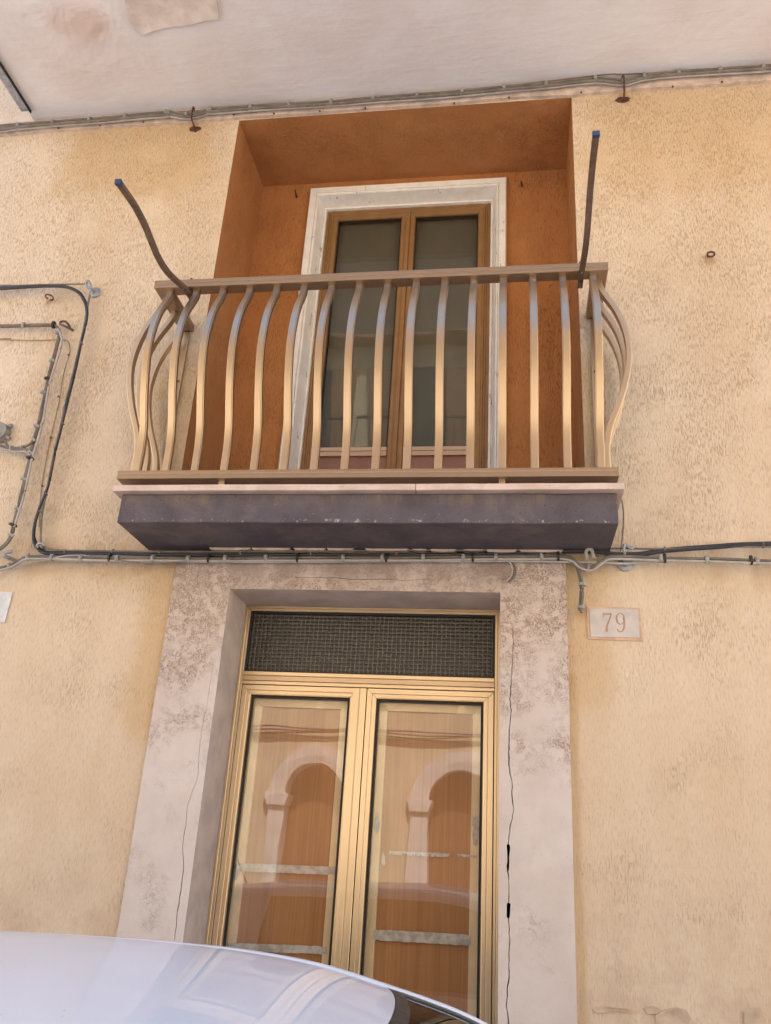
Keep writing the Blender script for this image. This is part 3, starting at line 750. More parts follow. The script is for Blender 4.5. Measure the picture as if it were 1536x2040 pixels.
# ------------------------------------------------------------------ cables
def run(name, label, base, group=None): return tag(empty(name, at(*base)), label, 'cable', group)
def cable(e, pxs, y, r, mat, dy=None, sub=5, n=8, dz=0, name='cable', start=None):
    pts = []
    for k, p in enumerate(pxs):
        yy = p[2] if len(p) > 2 else y
        q_ = at(p[0], p[1], yy); pts.append((q_.x, q_.y, q_.z+dz))
    if start: pts = [start]+pts
    sp = spline(pts, sub)
    sp = [p+Vector((0, noise.noise(p*3+Vector((r*900, 0, 0)))*.0025, noise.noise(p*4+Vector((r*700, 5, 0)))*.002)) for p in sp]
    return obj(name, G().tube(sp, r, n), mat, e, smooth=True)
def clip(e, px, py, y, w, h, mat='clip', ang=0, name='clip', d=.012):
    p = at(px, py, y); g = G()
    loop = [(math.cos(a)*h, math.sin(a)*d) for a in [i/12*2*math.pi for i in range(12)]]
    for s in (-w/2, w/2):
        for u, v in loop: g.v.append((s, v, u))
    n = 12; g.f = [list(range(n))[::-1], list(range(n, 2*n))]+[[i, (i+1) % n, n+(i+1) % n, n+i] for i in range(n)]
    if name == 'clip': g.box(-w*.2, w*.2, -d-.003, -d+.002, -h*.4, h*.5)
    ca, sa_ = math.cos(ang), math.sin(ang)
    g.v = [(p.x+x*ca-z*sa_, p.y+yv, p.z+x*sa_+z*ca) for x, yv, z in g.v]
    return obj(name, g, mat, e)

UPX = [(-600, 308), (-40, 259), (0, 257), (37, 252), (105, 246), (179, 240), (250, 234), (332, 227), (344, 227), (372, 231), (399, 226), (420, 221), (499, 215), (576, 210), (660, 205), (744, 198), (831, 192), (920, 185), (1004, 177), (1088, 169.5), (1186, 159), (1242, 163), (1284, 153), (1352, 146), (1434, 141), (1520, 136), (1580, 132), (2400, 81)]
e = run('cable_bundle', 'grey clipped cable bundle running along the top of the wall under the pale soffit', (744, 198, -.05))
for dy_, dz_, r, mt in ((-.046, .013, .0080, 'cgrey'), (-.056, -.006, .0082, 'cgrey'), (-.044, -.024, .0060, 'cwhite'), (-.026, .003, .006, 'cblack')):
    cable(e, UPX, dy_, r, mt, dz=dz_)
cable(e, [(-600, 300), (-40, 252), (200, 234), (383, 221), (560, 209), (900, 183), (1190, 150), (1242, 148), (1400, 141), (1580, 128), (2400, 78)], -.045, .003, 'cbrown', name='support_wire')
for px, py in [u for u in UPX if 0 < u[0] < 1536 and u[0] not in (344, 399)]+[(336, 227), (416, 222)]:
    clip(e, px, py, -.047, .017, .027, ang=.01, d=.018)
def ceiling_hook(px, py, label):
    p = at(px, py, -.05); e = tag(empty('wall_hook', (p.x, 0, p.z-.05)), label, 'hook', 'iron hooks in the wall')
    pts = [(p.x+.004, .0, p.z-.075), (p.x+.003, -.03, p.z-.068), (p.x, -.066, p.z-.055), (p.x, -.074, p.z-.01), (p.x, -.070, p.z+.025), (p.x-.004, -.052, p.z+.040), (p.x-.006, -.040, p.z+.026)]
    obj('hook', G().tube(spline(pts, 5), .0052), 'iron', e, smooth=True)
    rnd = random.Random(px); g = G(); n = 14
    g.prism([(p.x+math.cos(i/n*6.283)*.040*rnd.uniform(.7, 1.2), p.z-.070+math.sin(i/n*6.283)*.024*rnd.uniform(.7, 1.2)) for i in range(n)], 1, -.003, -.0006)
    obj('dark_socket', g, 'iron', e)
ceiling_hook(1242, 165, 'rusty iron hook holding the upper cable bundle right of the recess')
ceiling_hook(386, 226, 'rusty iron hook holding the upper cable bundle left of the recess')

# lower run
YC = -.055
e = run('cable_bundle', 'grey cable bundle with black ties running below the balcony slab across the surround', (760, 1112, YC))
B1 = [(-700, 1136), (-120, 1142), (-30, 1140), (0, 1132), (19, 1127), (36, 1119), (55, 1110), (104, 1110), (164, 1111), (232, 1112.5), (301, 1112.5), (420, 1113), (593, 1112), (770, 1112), (942, 1110), (1060, 1109), (1115, 1108), (1139, 1113), (1152, 1124), (1168, 1131), (1182, 1130.5), (1202, 1116), (1223, 1109), (1314, 1112), (1429, 1114), (1580, 1119), (2300, 1132)]
cable(e, B1, YC, .0062, 'cgrey', dz=.002); cable(e, B1, YC-.004, .0055, 'cwhite', dz=-.010)
cable(e, [(-700, 1140), (-120, 1146), (-30, 1143), (0, 1135), (19, 1130), (71, 1117), (104, 1115), (164, 1116), (300, 1117), (420, 1118), (700, 1117), (942, 1116), (1105, 1117), (1195, 1118.5), (1251, 1121), (1307, 1116), (1429, 1116), (1580, 1121), (2300, 1135)], YC+.006, .0048, 'cwhite', dz=-.004)
cable(e, [(420, 1113), (700, 1110), (1000, 1106), (1110, 1106), (1136, 1113), (1150, 1128), (1158, 1150), (1161, 1180), (1159, 1205), (1158, 1222)], YC+.010, .0062, 'cgrey', dz=.002)
cable(e, [(1095, 1112), (1130, 1113), (1146, 1127), (1154, 1148), (1157, 1178), (1155, 1203), (1155, 1217)], YC+.016, .0052, 'cgrey', dz=.0)
cable(e, [(225, 1115), (273, 1121), (301, 1124), (328, 1123), (383, 1117), (460, 1115)], YC-.004, .004, 'cgrey')
cable(e, [(104, 1112), (130, 1107), (160, 1106), (178, 1107.5)], YC-.006, .003, 'cwhite')
for px, py in [(104, 1111), (162, 1112), (234, 1113), (305, 1113), (375, 1114), (449, 1113), (530, 1112), (684, 1112), (762, 1112), (843, 1111), (923, 1111), (988, 1110), (1079, 1109), (1316, 1113), (1408, 1115), (1508, 1117.5)]:
    clip(e, px, py, YC, .015, .018, d=.014)
for px, py in [(219, 1111), (416, 1112), (593, 1111), (770, 1111), (942, 1110), (1112, 1108), (1324, 1112), (1496, 1116)]:
    clip(e, px, py, YC, .009, .021, 'tie', name='tie', d=.017)
for px, py in ((1160, 1164), (1158, 1210)): clip(e, px, py, YC+.012, .012, .016, ang=1.5, d=.012)
clip(e, 1172, 1130, YC, .010, .016, ang=0, d=.012); clip(e, 56, 1110, YC, .014, .018, ang=.3, d=.012); clip(e, 19, 1128, YC, .012, .018, ang=.4, d=.012)

e = run('cable_bundle', 'black cables with a grey wire running tight under the balcony slab', (760, 1103, -.045))
BK = [(68, 1073), (74, 1089), (85, 1098), (106, 1102), (200, 1101), (320, 1103), (560, 1106), (800, 1107), (1000, 1104), (1130, 1096), (1188, 1097), (1223, 1104), (1272, 1104), (1324, 1096), (1419, 1089), (1580, 1082), (2300, 1070)]
for dz_, r, dy_ in ((.004, .0065, 0), (-.004, .0055, -.006), (-.009, .004, .006)):
    cable(e, BK, -.045+dy_, r, 'cblack', dz=dz_)
cable(e, [(84, 1088), (110, 1096), (200, 1098), (420, 1099), (700, 1097), (1000, 1096), (1214, 1092.5), (1324, 1093), (1580, 1088), (2300, 1084)], -.05, .0042, 'cgrey', name='support_wire')
for px, py in ((130, 1100), (225, 1099), (318, 1101), (480, 1102), (620, 1103), (790, 1103), (1324, 1095), (1520, 1086)): clip(e, px, py, -.046, .006, .014, 'cgrey', name='wire_tie', d=.011)

# left black loop
e = run('cable_bundle', 'black cable loop with grey wire rounding the corner left of the balcony', (134, 800, -.05))
BC = [(-600, 608), (-30, 576), (0, 574), (79, 569.5), (122, 569.5), (143, 574), (160, 584), (171, 602), (174, 617), (172, 640), (162, 683), (150, 741), (135, 800), (122, 853), (109, 906), (99, 957), (90, 985), (79, 1012), (70, 1045), (68, 1073), (74, 1089)]
cable(e, BC, -.05, .0062, 'cblack'); cable(e, BC, -.056, .0052, 'cblack', dz=-.008); cable(e, [(p[0]-2.4, p[1]+1) for p in BC], -.048, .004, 'cblack', dz=-.004)
cable(e, [(-600, 604), (-30, 570), (0, 569.5), (79, 567), (169, 566)], -.052, .0038, 'cgrey', name='support_wire')
cable(e, [(179, 588), (174, 612), (165, 662), (143, 755), (131, 800), (123, 840), (104, 923), (92, 982), (83, 1029), (81, 1086)], -.052, .0055, 'cgrey', name='support_wire')
for px, py in ((80, 568.5), (162, 683), (125, 843), (91, 983), (81, 1020)): clip(e, px, py, -.052, .006, .014, 'cgrey', name='wire_tie', ang=.9 if px != 80 else 1.5, d=.011)
cable(e, [(66, 1075), (62, 1088), (66, 1096), (76, 1098)], -.05, .003, 'cwhite')

# left grey drop
e = run('cable_bundle', 'grey and brown cable pair dropping down the wall at the left edge', (87, 790, -.04))
DD = [(-600, 676), (-30, 650), (0, 649.5), (47, 647.5), (100, 647), (113, 652), (117, 664), (112, 690), (103, 723), (96, 752), (86, 800), (75, 848), (66, 880), (58, 915), (48, 957), (35, 1012), (26, 1047), (21, 1068), (10, 1084), (-12, 1100), (-60, 1124), (-160, 1134), (-700, 1130)]
cable(e, DD, -.042, .0075, 'cgrey'); cable(e, [(p[0]+2.2, p[1]+2) for p in DD[:14]], -.040, .006, 'cbrown'); cable(e, [(p[0]+2.8, p[1]+1) for p in DD[13:]], -.042, .0065, 'cgrey')
cable(e, [(115, 655), (120, 665), (123, 678), (120, 698), (109, 731), (99, 764), (92, 800), (85, 844), (74, 883), (65, 909), (58, 941), (48, 985), (36, 1026), (28, 1050)], -.05, .006, 'cwhite')
cable(e, [(67, 876), (60, 885), (46, 891), (23, 893), (15, 888), (10, 878)], -.046, .006, 'cgrey'); cable(e, [(60, 904), (51, 896), (30, 896), (10, 891), (-20, 880)], -.048, .0065, 'cgrey'); cable(e, [(60, 908), (50, 900), (28, 900), (0, 893), (-20, 888)], -.046, .0055, 'cwhite')
for px, py, a in ((116, 663, 1.5), (104, 719, 1.3), (87, 782, 1.35), (73, 849, 1.3), (67, 875, .8), (23, 894, 0), (45, 893, 0), (60, 902, 1.2), (48, 955, 1.3), (34, 1013, 1.3), (22, 1066, 1.2), (47, 648, 0)): clip(e, px, py, -.042, .013, .017, ang=a, d=.013)
for px, py, a in ((107, 647, 0), (96, 755, 1.35), (60, 913, 1.3), (26, 1046, 1.3)): clip(e, px, py, -.044, .010, .021, 'tie', name='tie', ang=a, d=.018)

e = tag(obj('bell_wire', G().tube(spline([at(a, b, -.006) for a, b in [(-600, 700), (-30, 676), (0, 676), (62, 678), (125, 677), (136, 681), (139, 692), (138, 706), (126, 748), (118, 800), (101, 872), (86, 950), (80, 1000), (78, 1050)]], 5), .0022, 6), 'cthin', None, smooth=True), 'thin ochre bell wire tacked to the stucco between the two cable drops', 'wire')
for a, b in ((137, 707), (117, 790), (101, 872), (84, 968)):
    p = at(a, b, -.004); obj('tack', G().lathe([(.006, 0), (.006, .006), (.004, .009)], (p.x, -.001, p.z), (0, -1, 0), 8), 'cbrown', e)
tag(obj('hanging_wire', G().tube(spline([at(a, b, y) for a, b, y in [(1236, 985, -.03), (1241, 1010, -.03), (1242, 1040, -.03), (1240, 1070, -.035), (1236, 1098, -.045)]], 5), .0032, 6), 'cgrey', None, smooth=True), 'short grey wire hanging beside the right end of the balcony slab', 'wire')
e = tag(empty('wire_stub', at(1016, 1130, -.03)), 'bent tan wire stub hanging from the cable bundle over the door lintel', 'wire')
for k, dx in enumerate((0, 3, 6)):
    obj('wire', G().tube(spline([at(a+dx, b+k, -.05+.005*k) for a, b in [(1014, 1118), (1020, 1128), (1021, 1140), (1016, 1151), (1008, 1158)]], 5), .0035, 6), ('cwhite', 'cbrown', 'cgrey')[k], e, smooth=True)

# hooks and anchors
def insulator(px, py, label, hook_pts, flip=1):
    p = at(px, py, -.012); e = tag(empty('cable_anchor', (p.x, 0, p.z)), label, 'anchor', 'galvanised cable anchors')
    obj('disc', G().lathe([(.031, .0), (.033, .004), (.030, .008), (.014, .012), (.010, .02), (.006, .022)], (p.x, -.001, p.z), (0, -1, 0), 20), 'zinc', e, smooth=True)
    obj('hook', G().tube(spline([at(*q_) for q_ in hook_pts], 5), .0065), 'zinc', e, smooth=True)
insulator(188, 581, 'galvanised disc anchor with eye hook holding the black cable loop', [(188, 581, -.02), (183, 576, -.045), (180, 567, -.06), (176, 560, -.06), (172, 564, -.06), (172, 570, -.06), (176, 574, -.06), (180, 571, -.055)])
insulator(1246, 1123, 'galvanised disc anchor under the cables right of the slab', [(1245, 1122, -.02), (1244, 1112, -.04), (1244, 1098, -.062), (1243, 1088, -.066), (1247, 1085, -.066), (1251, 1089, -.066), (1257, 1093, -.066), (1261, 1090, -.062)])
def eye(pxs, r, label, mat, name='wall_hook', cat='hook', group='iron hooks in the wall'):
    return tag(obj(name, G().tube(spline([at(*q_) for q_ in pxs], 5), r), mat, None, smooth=True), label, cat, group)
eye([(1411, 512, .004), (1410, 509, -.02), (1409, 508, -.04), (1410, 504, -.044), (1416, 502, -.044), (1422, 503, -.044), (1423, 508, -.044), (1418, 511, -.044), (1411, 511, -.042)], .0046, 'small rusty ring alone on the stucco right of the balcony', 'iron')
eye([(99, 598, .004), (103, 597, -.02), (106, 595, -.038), (104, 590, -.04), (98, 587, -.04), (92, 587, -.04), (91, 591, -.04), (95, 595, -.04)], .0042, 'small open rusty hook between the two cable lines at the left', 'iron')
eye([(147, 659, .004), (140, 655, -.02), (130, 650, -.045), (121, 646, -.052), (120, 642, -.052), (125, 640, -.05), (131, 641, -.04), (136, 646, -.025), (140, 653, -.008)], .0062, 'bent brown eye hook holding the grey cable drop', 'cbrown')
eye([(88, 1096, .004), (87, 1092, -.03), (88, 1087, -.06), (84, 1083, -.062), (78, 1083, -.062), (74, 1087, -.06), (76, 1091, -.055)], .0065, 'grey hook where the black cables meet the lower cable run', 'zinc')
eye([(32, 1117, .004), (22, 1113, -.03), (10, 1108, -.06), (8, 1103, -.062), (14, 1100, -.06), (24, 1099, -.055)], .0085, 'thick grey hook at the far left end of the lower cable run', 'zinc')
eye([(1172, 1133, .004), (1172, 1122, -.03), (1168, 1108, -.065), (1168, 1098, -.07), (1173, 1094, -.07), (1179, 1096, -.07), (1181, 1105, -.068), (1183, 1110, -.06)], .0075, 'pale curled hook holding the cables at the right corner of the surround', 'cwhite')
eye([(591, 393, RD+.004), (590, 388, RD-.03), (588, 378, RD-.05)], .006, 'rusty peg in the recess left of the white window casing', 'iron', 'wall_peg', 'peg', 'rusty pegs in the recess')
eye([(1040, 371, RD+.004), (1039, 366, RD-.03), (1038, 361, RD-.05)], .006, 'rusty peg in the recess right of the white window casing', 'iron', 'wall_peg', 'peg', 'rusty pegs in the recess')

# junction box
p = at(-4, 860, -.03)
e = tag(empty('junction_box', (p.x, 0, p.z)), 'grey round junction box at the left edge of the wall', 'junction box')
obj('housing', G().lathe([(.056, 0), (.056, .018), (.052, .032), (.046, .036)], (p.x, -.001, p.z), (0, -1, 0), 10), 'box', e, bevel=.002)
obj('cover', G().lathe([(.05, .037), (.05, .042), (.030, .043), (.028, .046), (.010, .046)], (p.x, -.001, p.z), (0, -1, 0), 24), 'box', e)
for a in (.6, -.5, 2.4):
    obj('gland', G().lathe([(.011, 0), (.011, .014), (.008, .022)], (p.x+.055*math.cos(a), -.02, p.z+.055*math.sin(a)), (math.cos(a), 0, math.sin(a)), 10), 'box', e)

# ------------------------------------------------------------------ plates
P0, P1 = at(1168, 1209, 0), at(1280, 1277, 0)
e = tag(empty('house_number_plate', ((P0.x+P1.x)/2, 0, P1.z)), 'pale stone plate engraved 79 in a pink mortar bed', 'plate')
x0, x1, z0, z1 = P0.x, P1.x-.002, P1.z, P0.z
g = G(); bz = .012
obj('mortar_bed', G().prism([(x0, z0+.002), (x1+.003, z0-.002), (x1, z1-.002), (x0+.002, z1+.003)], 1, -.006, -.0005), 'mortar', e, bevel=.002)
# plate with engraved digits: stone face built round the grooves by a boolean
px0, px1, pz0, pz1 = x0+bz, x1-bz*.8, z0+bz*.9, z1-bz*.8
plate = obj('stone_plate', G().box(px0, px1, -.010, -.0065, pz0, pz1), 'plate', e)
W, H_ = px1-px0, pz1-pz0
def P(u, v): return (px0+u*W, pz0+(.19+(v-.25)*1.20)*H_)
def stroke(pts, ws):
    pl = spline([(a, 0, b) for a, b in pts], 6); n = len(pl); L = []; R = []
    for i, p in enumerate(pl):
        t = (pl[min(i+1, n-1)]-pl[max(i-1, 0)]).normalized(); k = i/(n-1)*(len(ws)-1); j = min(int(k), len(ws)-2); ww = ws[j]+(ws[j+1]-ws[j])*(k-j)
        nn = Vector((-t.z, 0, t.x)); L.append((p+nn*ww/2)); R.append((p-nn*ww/2))
    return L, R
strokes = [([P(.27, .66), P(.285, .73), P(.275, .80)], [.003, .0045, .003]), ([P(.275, .765), P(.36, .765), P(.45, .775)], [.0075, .006, .006]), ([P(.445, .775), P(.40, .60), P(.35, .42), P(.335, .25)], [.004, .006, .009, .010]),
           ([P(.69, .62), P(.70, .74), P(.63, .79), P(.565, .73), P(.55, .62), P(.575, .51), P(.635, .475), P(.685, .54), P(.70, .64)], [.008, .004, .0035, .006, .009, .006, .003, .003, .006]),
           ([P(.70, .66), P(.705, .50), P(.685, .34), P(.63, .255), P(.575, .27), P(.56, .33)], [.007, .009, .007, .004, .004, .007])]
for k, (pl, ws) in enumerate(strokes):
    L, R = stroke(pl, ws); g = G(); n = len(L)
    for i in range(n):
        c_ = (L[i]+R[i])/2
        g.v += [(L[i].x, -.0101, L[i].z), (L[i].x*.35+c_.x*.65, -.0112, L[i].z*.35+c_.z*.65), (R[i].x*.35+c_.x*.65, -.0112, R[i].z*.35+c_.z*.65), (R[i].x, -.0101, R[i].z)]
    for i in range(n-1):
        for j in range(3): g.f.append([i*4+j, i*4+j+1, i*4+5+j, i*4+4+j])
    obj('digit_stroke', g, 'digit', e, recalc=False)
A, B_ = at(27, 1180, 0), at(14, 1241, 0)
tag(obj('wall_plate', G().prism([(A.x-.20, A.z+.0), (A.x, A.z), (A.x-.004, B_.z), (A.x-.20, B_.z)], 1, -.008, -.0005), 'wplate', None, bevel=.002), 'plain bluish white plate on the stucco at the left edge', 'plate')

# ------------------------------------------------------------------ flaking render at the wall's foot (right)
e = tag(empty('plaster_flakes', at(1330, 2020, 0)), 'lifting plaster flakes low on the wall at the bottom right', 'plaster')
def flake(poly, seed, lift=.006):
    rnd = random.Random(seed); pp = [at(a, b, 0) for a, b in poly]; c = sum(pp, Vector())/len(pp); n = len(pp); g = G()
    for t, yy in ((0, -.002), (.55, -.003), (.9, -.002-lift), (1.0, -.001-lift), (1.02, .001)):
        for q_ in pp:
            d = c.lerp(q_, t); g.v.append((d.x, yy*(1+.3*rnd.uniform(-1, 1)) if yy < 0 else yy, d.z))
    for r in range(4):
        for i in range(n): g.f.append([r*n+i, r*n+(i+1) % n, (r+1)*n+(i+1) % n, (r+1)*n+i])
    obj('flake', g, 'flake2', e, smooth=True)
flake([(1305, 2022), (1325, 2012), (1350, 2006), (1368, 2014), (1376, 2030), (1368, 2045), (1330, 2050), (1306, 2040)], 1)
flake([(1282, 2008), (1300, 2004), (1318, 2010), (1310, 2020), (1288, 2020)], 2, .003)
flake([(1480, 2014), (1512, 2008), (1517, 2030), (1512, 2055), (1482, 2055)], 3, .004)
flake([(1180, 2010), (1206, 2004), (1240, 2009), (1266, 2012), (1262, 2018), (1230, 2014), (1190, 2018)], 4, .003)

# ------------------------------------------------------------------ parked white car (nose to the right)
car = tag(empty('parked_car', (-.6, -2.5, 0)), 'white small car parked in front of the door, only its roof in view', 'car')
CY, HW = -2.5, .55
RP = [(-2.15, 1.36), (-1.9, 1.415), (-1.6, 1.448), (-1.2, 1.470), (-.886, 1.480), (-.7, 1.485), (-.5, 1.4845), (-.40, 1.480), (-.304, 1.470), (-.208, 1.451), (-.116, 1.429), (-.055, 1.410), (.10, 1.345), (.30, 1.235), (.50, 1.10), (.68, .965)]
RP = [(a, b-.003) for a, b in RP]
def zr(x):
    if x <= RP[0][0]: return RP[0][1]
    for i, ((a, za), (b, zb_)) in enumerate(zip(RP, RP[1:])):
        if a <= x <= b:
            p0 = RP[max(i-1, 0)]; p3 = RP[min(i+2, len(RP)-1)]
            m1 = (zb_-p0[1])/(b-p0[0])*(b-a); m2 = (p3[1]-za)/(p3[0]-a)*(b-a); t = (x-a)/(b-a)
            return (2*t**3-3*t*t+1)*za+(t**3-2*t*t+t)*m1+(-2*t**3+3*t*t)*zb_+(t**3-t*t)*m2
    return RP[-1][1]
def hw(x): return HW if x < -.2 else HW+(x+.2)*.12
def roofz(x, t): return zr(x)+.034*(1-abs(t)**2.2)
def xh(t): return -.135-.070*t*t
def xb(t): return -1.98+.06*t*t
def patch(xa, xb_, nx, nt, t0=-1., t1=1., dz=0):
    g = G()
    for i in range(nx+1):
        for j in range(nt+1):
            t = t0+(t1-t0)*j/nt; a, b = xa(t), xb_(t); x = a+(b-a)*i/nx
            g.v.append((x, CY+t*hw(x), roofz(x, t)+dz))
    for i in range(nx):
        for j in range(nt): a = i*(nt+1)+j; g.f.append([a, a+nt+1, a+nt+2, a+1])
    return g
obj('roof', patch(xb, xh, 70, 36, -.955, .955), 'car', car, smooth=True)
obj('windscreen_seal', patch(lambda t: xh(t)+.002, lambda t: xh(t)+.020, 2, 36, -.955, .955, -.001), 'cardark', car, smooth=True)
obj('windscreen', patch(lambda t: xh(t)+.0195, lambda t: .70+.14*(1-t*t), 30, 24, -.93, .93, -.004), 'carglass', car, smooth=True)
obj('tailgate_glass', G().add(*(lambda pts: (pts, [[i, i+1, i+8, i+7] for r in range(4) for i in range(r*7, r*7+6)]))([(-1.97-.22*r/4+.02, CY+(-1+2*k/6)*(.54+.05*r/4), zr(-1.97)-.03-.36*r/4+.03*(1-(-1+2*k/6)**2)) for r in range(5) for k in range(7)])), 'carglass', car, smooth=True)
# cant rails: from the roof over the door frame and down the A pillar, both sides
for sgn in (1, -1):
    g = G(); N = 110; sec = [(.955, -.000), (.962, -.004), (.970, -.0045), (.978, -.002), (.984, .0030), (.996, .0048), (1.022, .001), (1.05, -.012), (1.075, -.032), (1.09, -.060)]
    for i in range(N+1):
        x = -2.05+(.72+2.05)*i/N
        for s_, dz in sec:
            t = min(s_, 1.0); g.v.append((x, CY+sgn*s_*hw(x), zr(x)+.034*(1-t**2.2)+dz))
    n = len(sec)
    for i in range(N):
        for j in range(n-1): g.f.append([i*n+j, i*n+j+1, (i+1)*n+j+1, (i+1)*n+j])
    obj('cant_rail', g, 'car', car, smooth=True)
    # side glazing and pillars
    def sp(x, z):
        t = (z-.93)/(zr(min(max(x, -2.0), .6))-.06-.93); return CY+sgn*(.80+(HW*1.09-.80)*max(0, min(1, t)))
    def side(name, poly, mat, off):
        obj(name, G().add([(x, sp(x, z)+sgn*off, z) for x, z in poly], [list(range(len(poly)))]), mat, car)
    top = lambda x: zr(x)-.058
    side('side_window', [(-.78, .95), (.42, .95), (.30, top(.30)), (.10, top(.10)), (-.1, top(-.1)), (-.3, top(-.3)), (-.5, top(-.5)), (-.76, top(-.76))], 'carglass', 0)
    side('side_window', [(-1.62, .97), (-.88, .95), (-.86, top(-.86)), (-1.1, top(-1.1)), (-1.4, top(-1.4)), (-1.56, top(-1.56))], 'carglass', 0)
    side('pillar', [(-.89, .93), (-.77, .93), (-.75, top(-.75)), (-.87, top(-.87))], 'cardark', .001)
    side('pillar', [(-2.12, .93), (-1.61, .93), (-1.55, top(-1.55)), (-1.9, top(-1.9)), (-2.03, top(-2.0))], 'car', .001)
    side('pillar', [(.41, .93), (.70, .93), (.50, top(.5)), (.31, top(.31)), (.29, top(.29))], 'car', .001)
# lower body: lofted sections
st = [(-2.28, .66, .30, .62, .80), (-2.22, .74, .26, .75, .92), (-1.9, .80, .22, .80, .945), (-1.2, .82, .20, .80, .94), (-.4, .825, .20, .80, .935), (.4, .82, .20, .78, .93), (.75, .81, .21, .74, .92), (1.15, .78, .23, .66, .84), (1.45, .70, .26, .56, .74), (1.58, .56, .30, .44, .62)]
g = G()
for x, hwid, zb_, sh, zt in st:
    hs = [(.0, zb_), (hwid*.9, zb_), (hwid, zb_+.10), (hwid*1.01, (zb_+zt)/2), (hwid*.99, zt-.10), (hwid*.955, zt-.01), (hwid*.80, zt+.02), (hwid*.4, zt+.035), (0, zt+.04)]
    ring = [(CY+a, z) for a, z in hs]+[(CY-a, z) for a, z in hs[-2:0:-1]]
    for y, z in ring: g.v.append((x, y, z))
n = 16
for i in range(len(st)-1):
    for j in range(n): g.f.append([i*n+j, i*n+(j+1) % n, (i+1)*n+(j+1) % n, (i+1)*n+j])
g.f += [list(range(n)), list(range((len(st)-1)*n, len(st)*n))]
obj('body', g, 'car', car, smooth=True)
obj('dashboard', G().box(.05, .62, CY-.68, CY+.68, .80, 1.0), 'seat', car, bevel=.05)
for x, w_ in ((-.75, .0), (-1.65, 0)):
    for s_ in (-.36, .36):
        obj('seat', G().box(x-.12, x+.02, CY+s_-.23, CY+s_+.23, .7, 1.16), 'seat', car, bevel=.05)
for wx in (-1.62, .88):
    for sgn in (-1, 1):
        yw_ = CY+sgn*.70
        w_ = obj('wheel', G().lathe([(.20, -.09), (.29, -.10), (.305, -.05), (.305, .05), (.29, .10), (.20, .09)], (wx, yw_+sgn*.04, .305), (0, sgn, 0), 28), 'tyre', car, smooth=True)
        gg = G().lathe([(.20, .06), (.19, .088), (.05, .10), (.03, .112)], (wx, yw_+sgn*.04, .305), (0, sgn, 0), 28); rim = obj('rim', gg, 'rim', w_, smooth=True)
for sgn in (-1, 1):
    obj('headlight', G().lathe([(.11, 0), (.10, .03), (.05, .05)], (1.42, CY+sgn*.50, .66), (1, sgn*.4, .35), 16), 'lampc', car, smooth=True)
    obj('tail_light', G().box(-2.30, -2.16, CY+sgn*.66-.06, CY+sgn*.66+.06, .70, .95), 'lampr', car, bevel=.03)
    obj('door_handle', G().box(-.62, -.46, CY+sgn*.80, CY+sgn*.845, .84, .865), 'car', car, bevel=.008)
    obj('wing_mirror', G().box(.26, .40, CY+sgn*.82-.05, CY+sgn*.82+.10*sgn, .93, 1.06), 'car', car, bevel=.03)
obj('bumper', G().box(1.45, 1.62, CY-.62, CY+.62, .28, .46), 'car', car, bevel=.05); obj('grille', G().box(1.55, 1.628, CY-.35, CY+.35, .48, .56), 'cardark', car, bevel=.01)
obj('antenna', G().tube([(-1.9, CY, 1.43), (-2.0, CY, 1.62)], .004), 'cardark', car)

# ------------------------------------------------------------------ house across the street (seen in the panes and the metal)
opp = tag(empty('opposite_house', (0, -8, 0)), 'sunlit yellow house with arched stone doorways mirrored in the door panes', 'building')
OY = -8.0; ARC = (-4.67, -2.68, -.69, 1.30); RI, RO, SPR = .42, .65, 2.45
OX0, OX1, OH = -13, 12, 10.2
g = G(); xs = [OX0]
for a in ARC: xs += [a-RO+.01, a+RO-.01]
xs.append(OX1)
for i in range(0, len(xs)-1, 2): g.quad((xs[i], OY, 0), (xs[i+1], OY, 0), (xs[i+1], OY, OH), (xs[i], OY, OH))
for a in ARC:
    NA = 24; r = RO-.01
    for k in range(NA):
        t0, t1 = math.pi*k/NA, math.pi*(k+1)/NA
        p, q_ = (a+r*math.cos(t0), SPR+r*math.sin(t0)), (a+r*math.cos(t1), SPR+r*math.sin(t1))
        g.quad((p[0], OY, p[1]), (q_[0], OY, q_[1]), (q_[0], OY, OH), (p[0], OY, OH))
obj('facade_wall', g, 'oppw', opp, recalc=False)
g = G().box(OX0, OX1, OY-.6, OY-.35, 0, OH); obj('inner_wall', g, 'oppd', opp)
g = G().box(OX0-.2, OX1+.2, OY-8, OY+.35, OH, OH+.18); obj('roof', g, 'roof', opp, bevel=.02)
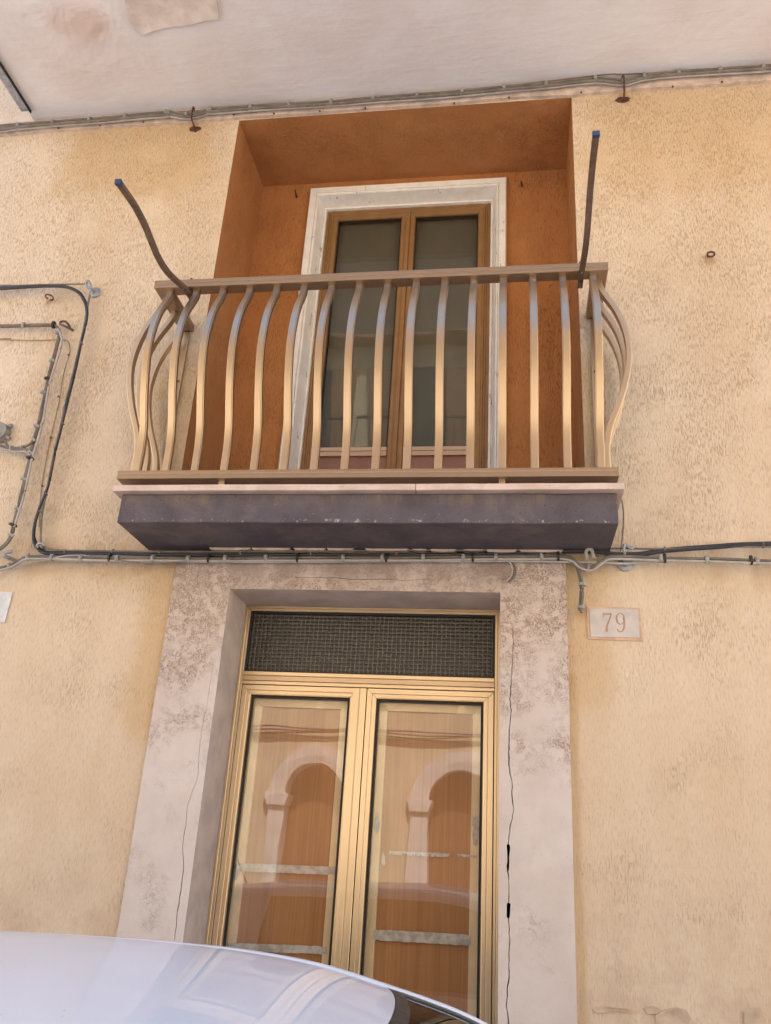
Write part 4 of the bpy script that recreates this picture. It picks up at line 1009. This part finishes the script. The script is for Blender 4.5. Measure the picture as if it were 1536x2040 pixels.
for a in ARC:
    for s_ in (-1, 1):
        xa = a+s_*(RI+RO)/2; hwd = (RO-RI)/2
        obj('pilaster', G().box(xa-hwd, xa+hwd, OY-.3, OY+.05, 0, SPR-.16), 'opps', opp, bevel=.008)
        obj('capital', G().prism([(xa-hwd-.01, SPR-.159), (xa+hwd+.01, SPR-.159), (xa+hwd+.05, SPR-.04), (xa+hwd+.06, SPR-.001), (xa-hwd-.06, SPR-.001), (xa-hwd-.05, SPR-.04)], 1, OY-.3, OY+.09), 'opps', opp, bevel=.006)
    g = G(); NA = 28
    for k in range(NA+1):
        t = math.pi*k/NA; c_, s_ = math.cos(t), math.sin(t)
        g.v += [(a+RI*c_, OY-.3, SPR+RI*s_), (a+RI*c_, OY+.03, SPR+RI*s_), (a+(RI+.1)*c_, OY+.05, SPR+(RI+.1)*s_), (a+RO*c_, OY+.05, SPR+RO*s_), (a+RO*c_, OY-.02, SPR+RO*s_)]
    for k in range(NA):
        for j in range(4): g.f.append([k*5+j, k*5+5+j, k*5+6+j, k*5+1+j])
    obj('archivolt', g, 'opps', opp)
    obj('door', G().box(a-RI, a+RI, OY-.34, OY-.26, 0, SPR+RI), 'oppd', opp)
for a, zz in [(a_, z_) for z_ in (.45, 3.4) for a_ in (-5.6, -3.6, -1.6, .4, 2.4)]:
    obj('window', G().box(a-.45, a+.45, OY+.004, OY+.03, 4.3+zz, 6.3+zz), 'oppg', opp)
    for s_ in (-1, 1): obj('shutter', G().box(a+s_*.68-.22, a+s_*.68+.22, OY+.004, OY+.05, 4.3+zz, 6.3+zz), 'oppd', opp)
    obj('sill', G().box(a-.95, a+.95, OY+.002, OY+.5, 4.05+zz, 4.18+zz), 'opps', opp, bevel=.01)
    for k in range(15):
        obj('baluster', G().box(a-.92+k*.131-.008, a-.92+k*.131+.008, OY+.44, OY+.46, 4.181+zz, 5.08+zz), 'cardark', opp)
    obj('handrail', G().box(a-.94, a+.94, OY+.43, OY+.47, 5.081+zz, 5.12+zz), 'cardark', opp)
e = tag(empty('cable_bundle', (-3, OY, 3.3)), 'dark cable bundle strung along the opposite yellow house', 'cable')
for k in range(3):
    obj('cable', G().tube(spline([(x, OY+.06, 3.34+.02*math.sin(x*3+k)-.03*k) for x in [-9+i*.7 for i in range(27)]], 2), .012, 6), 'cblack', e)
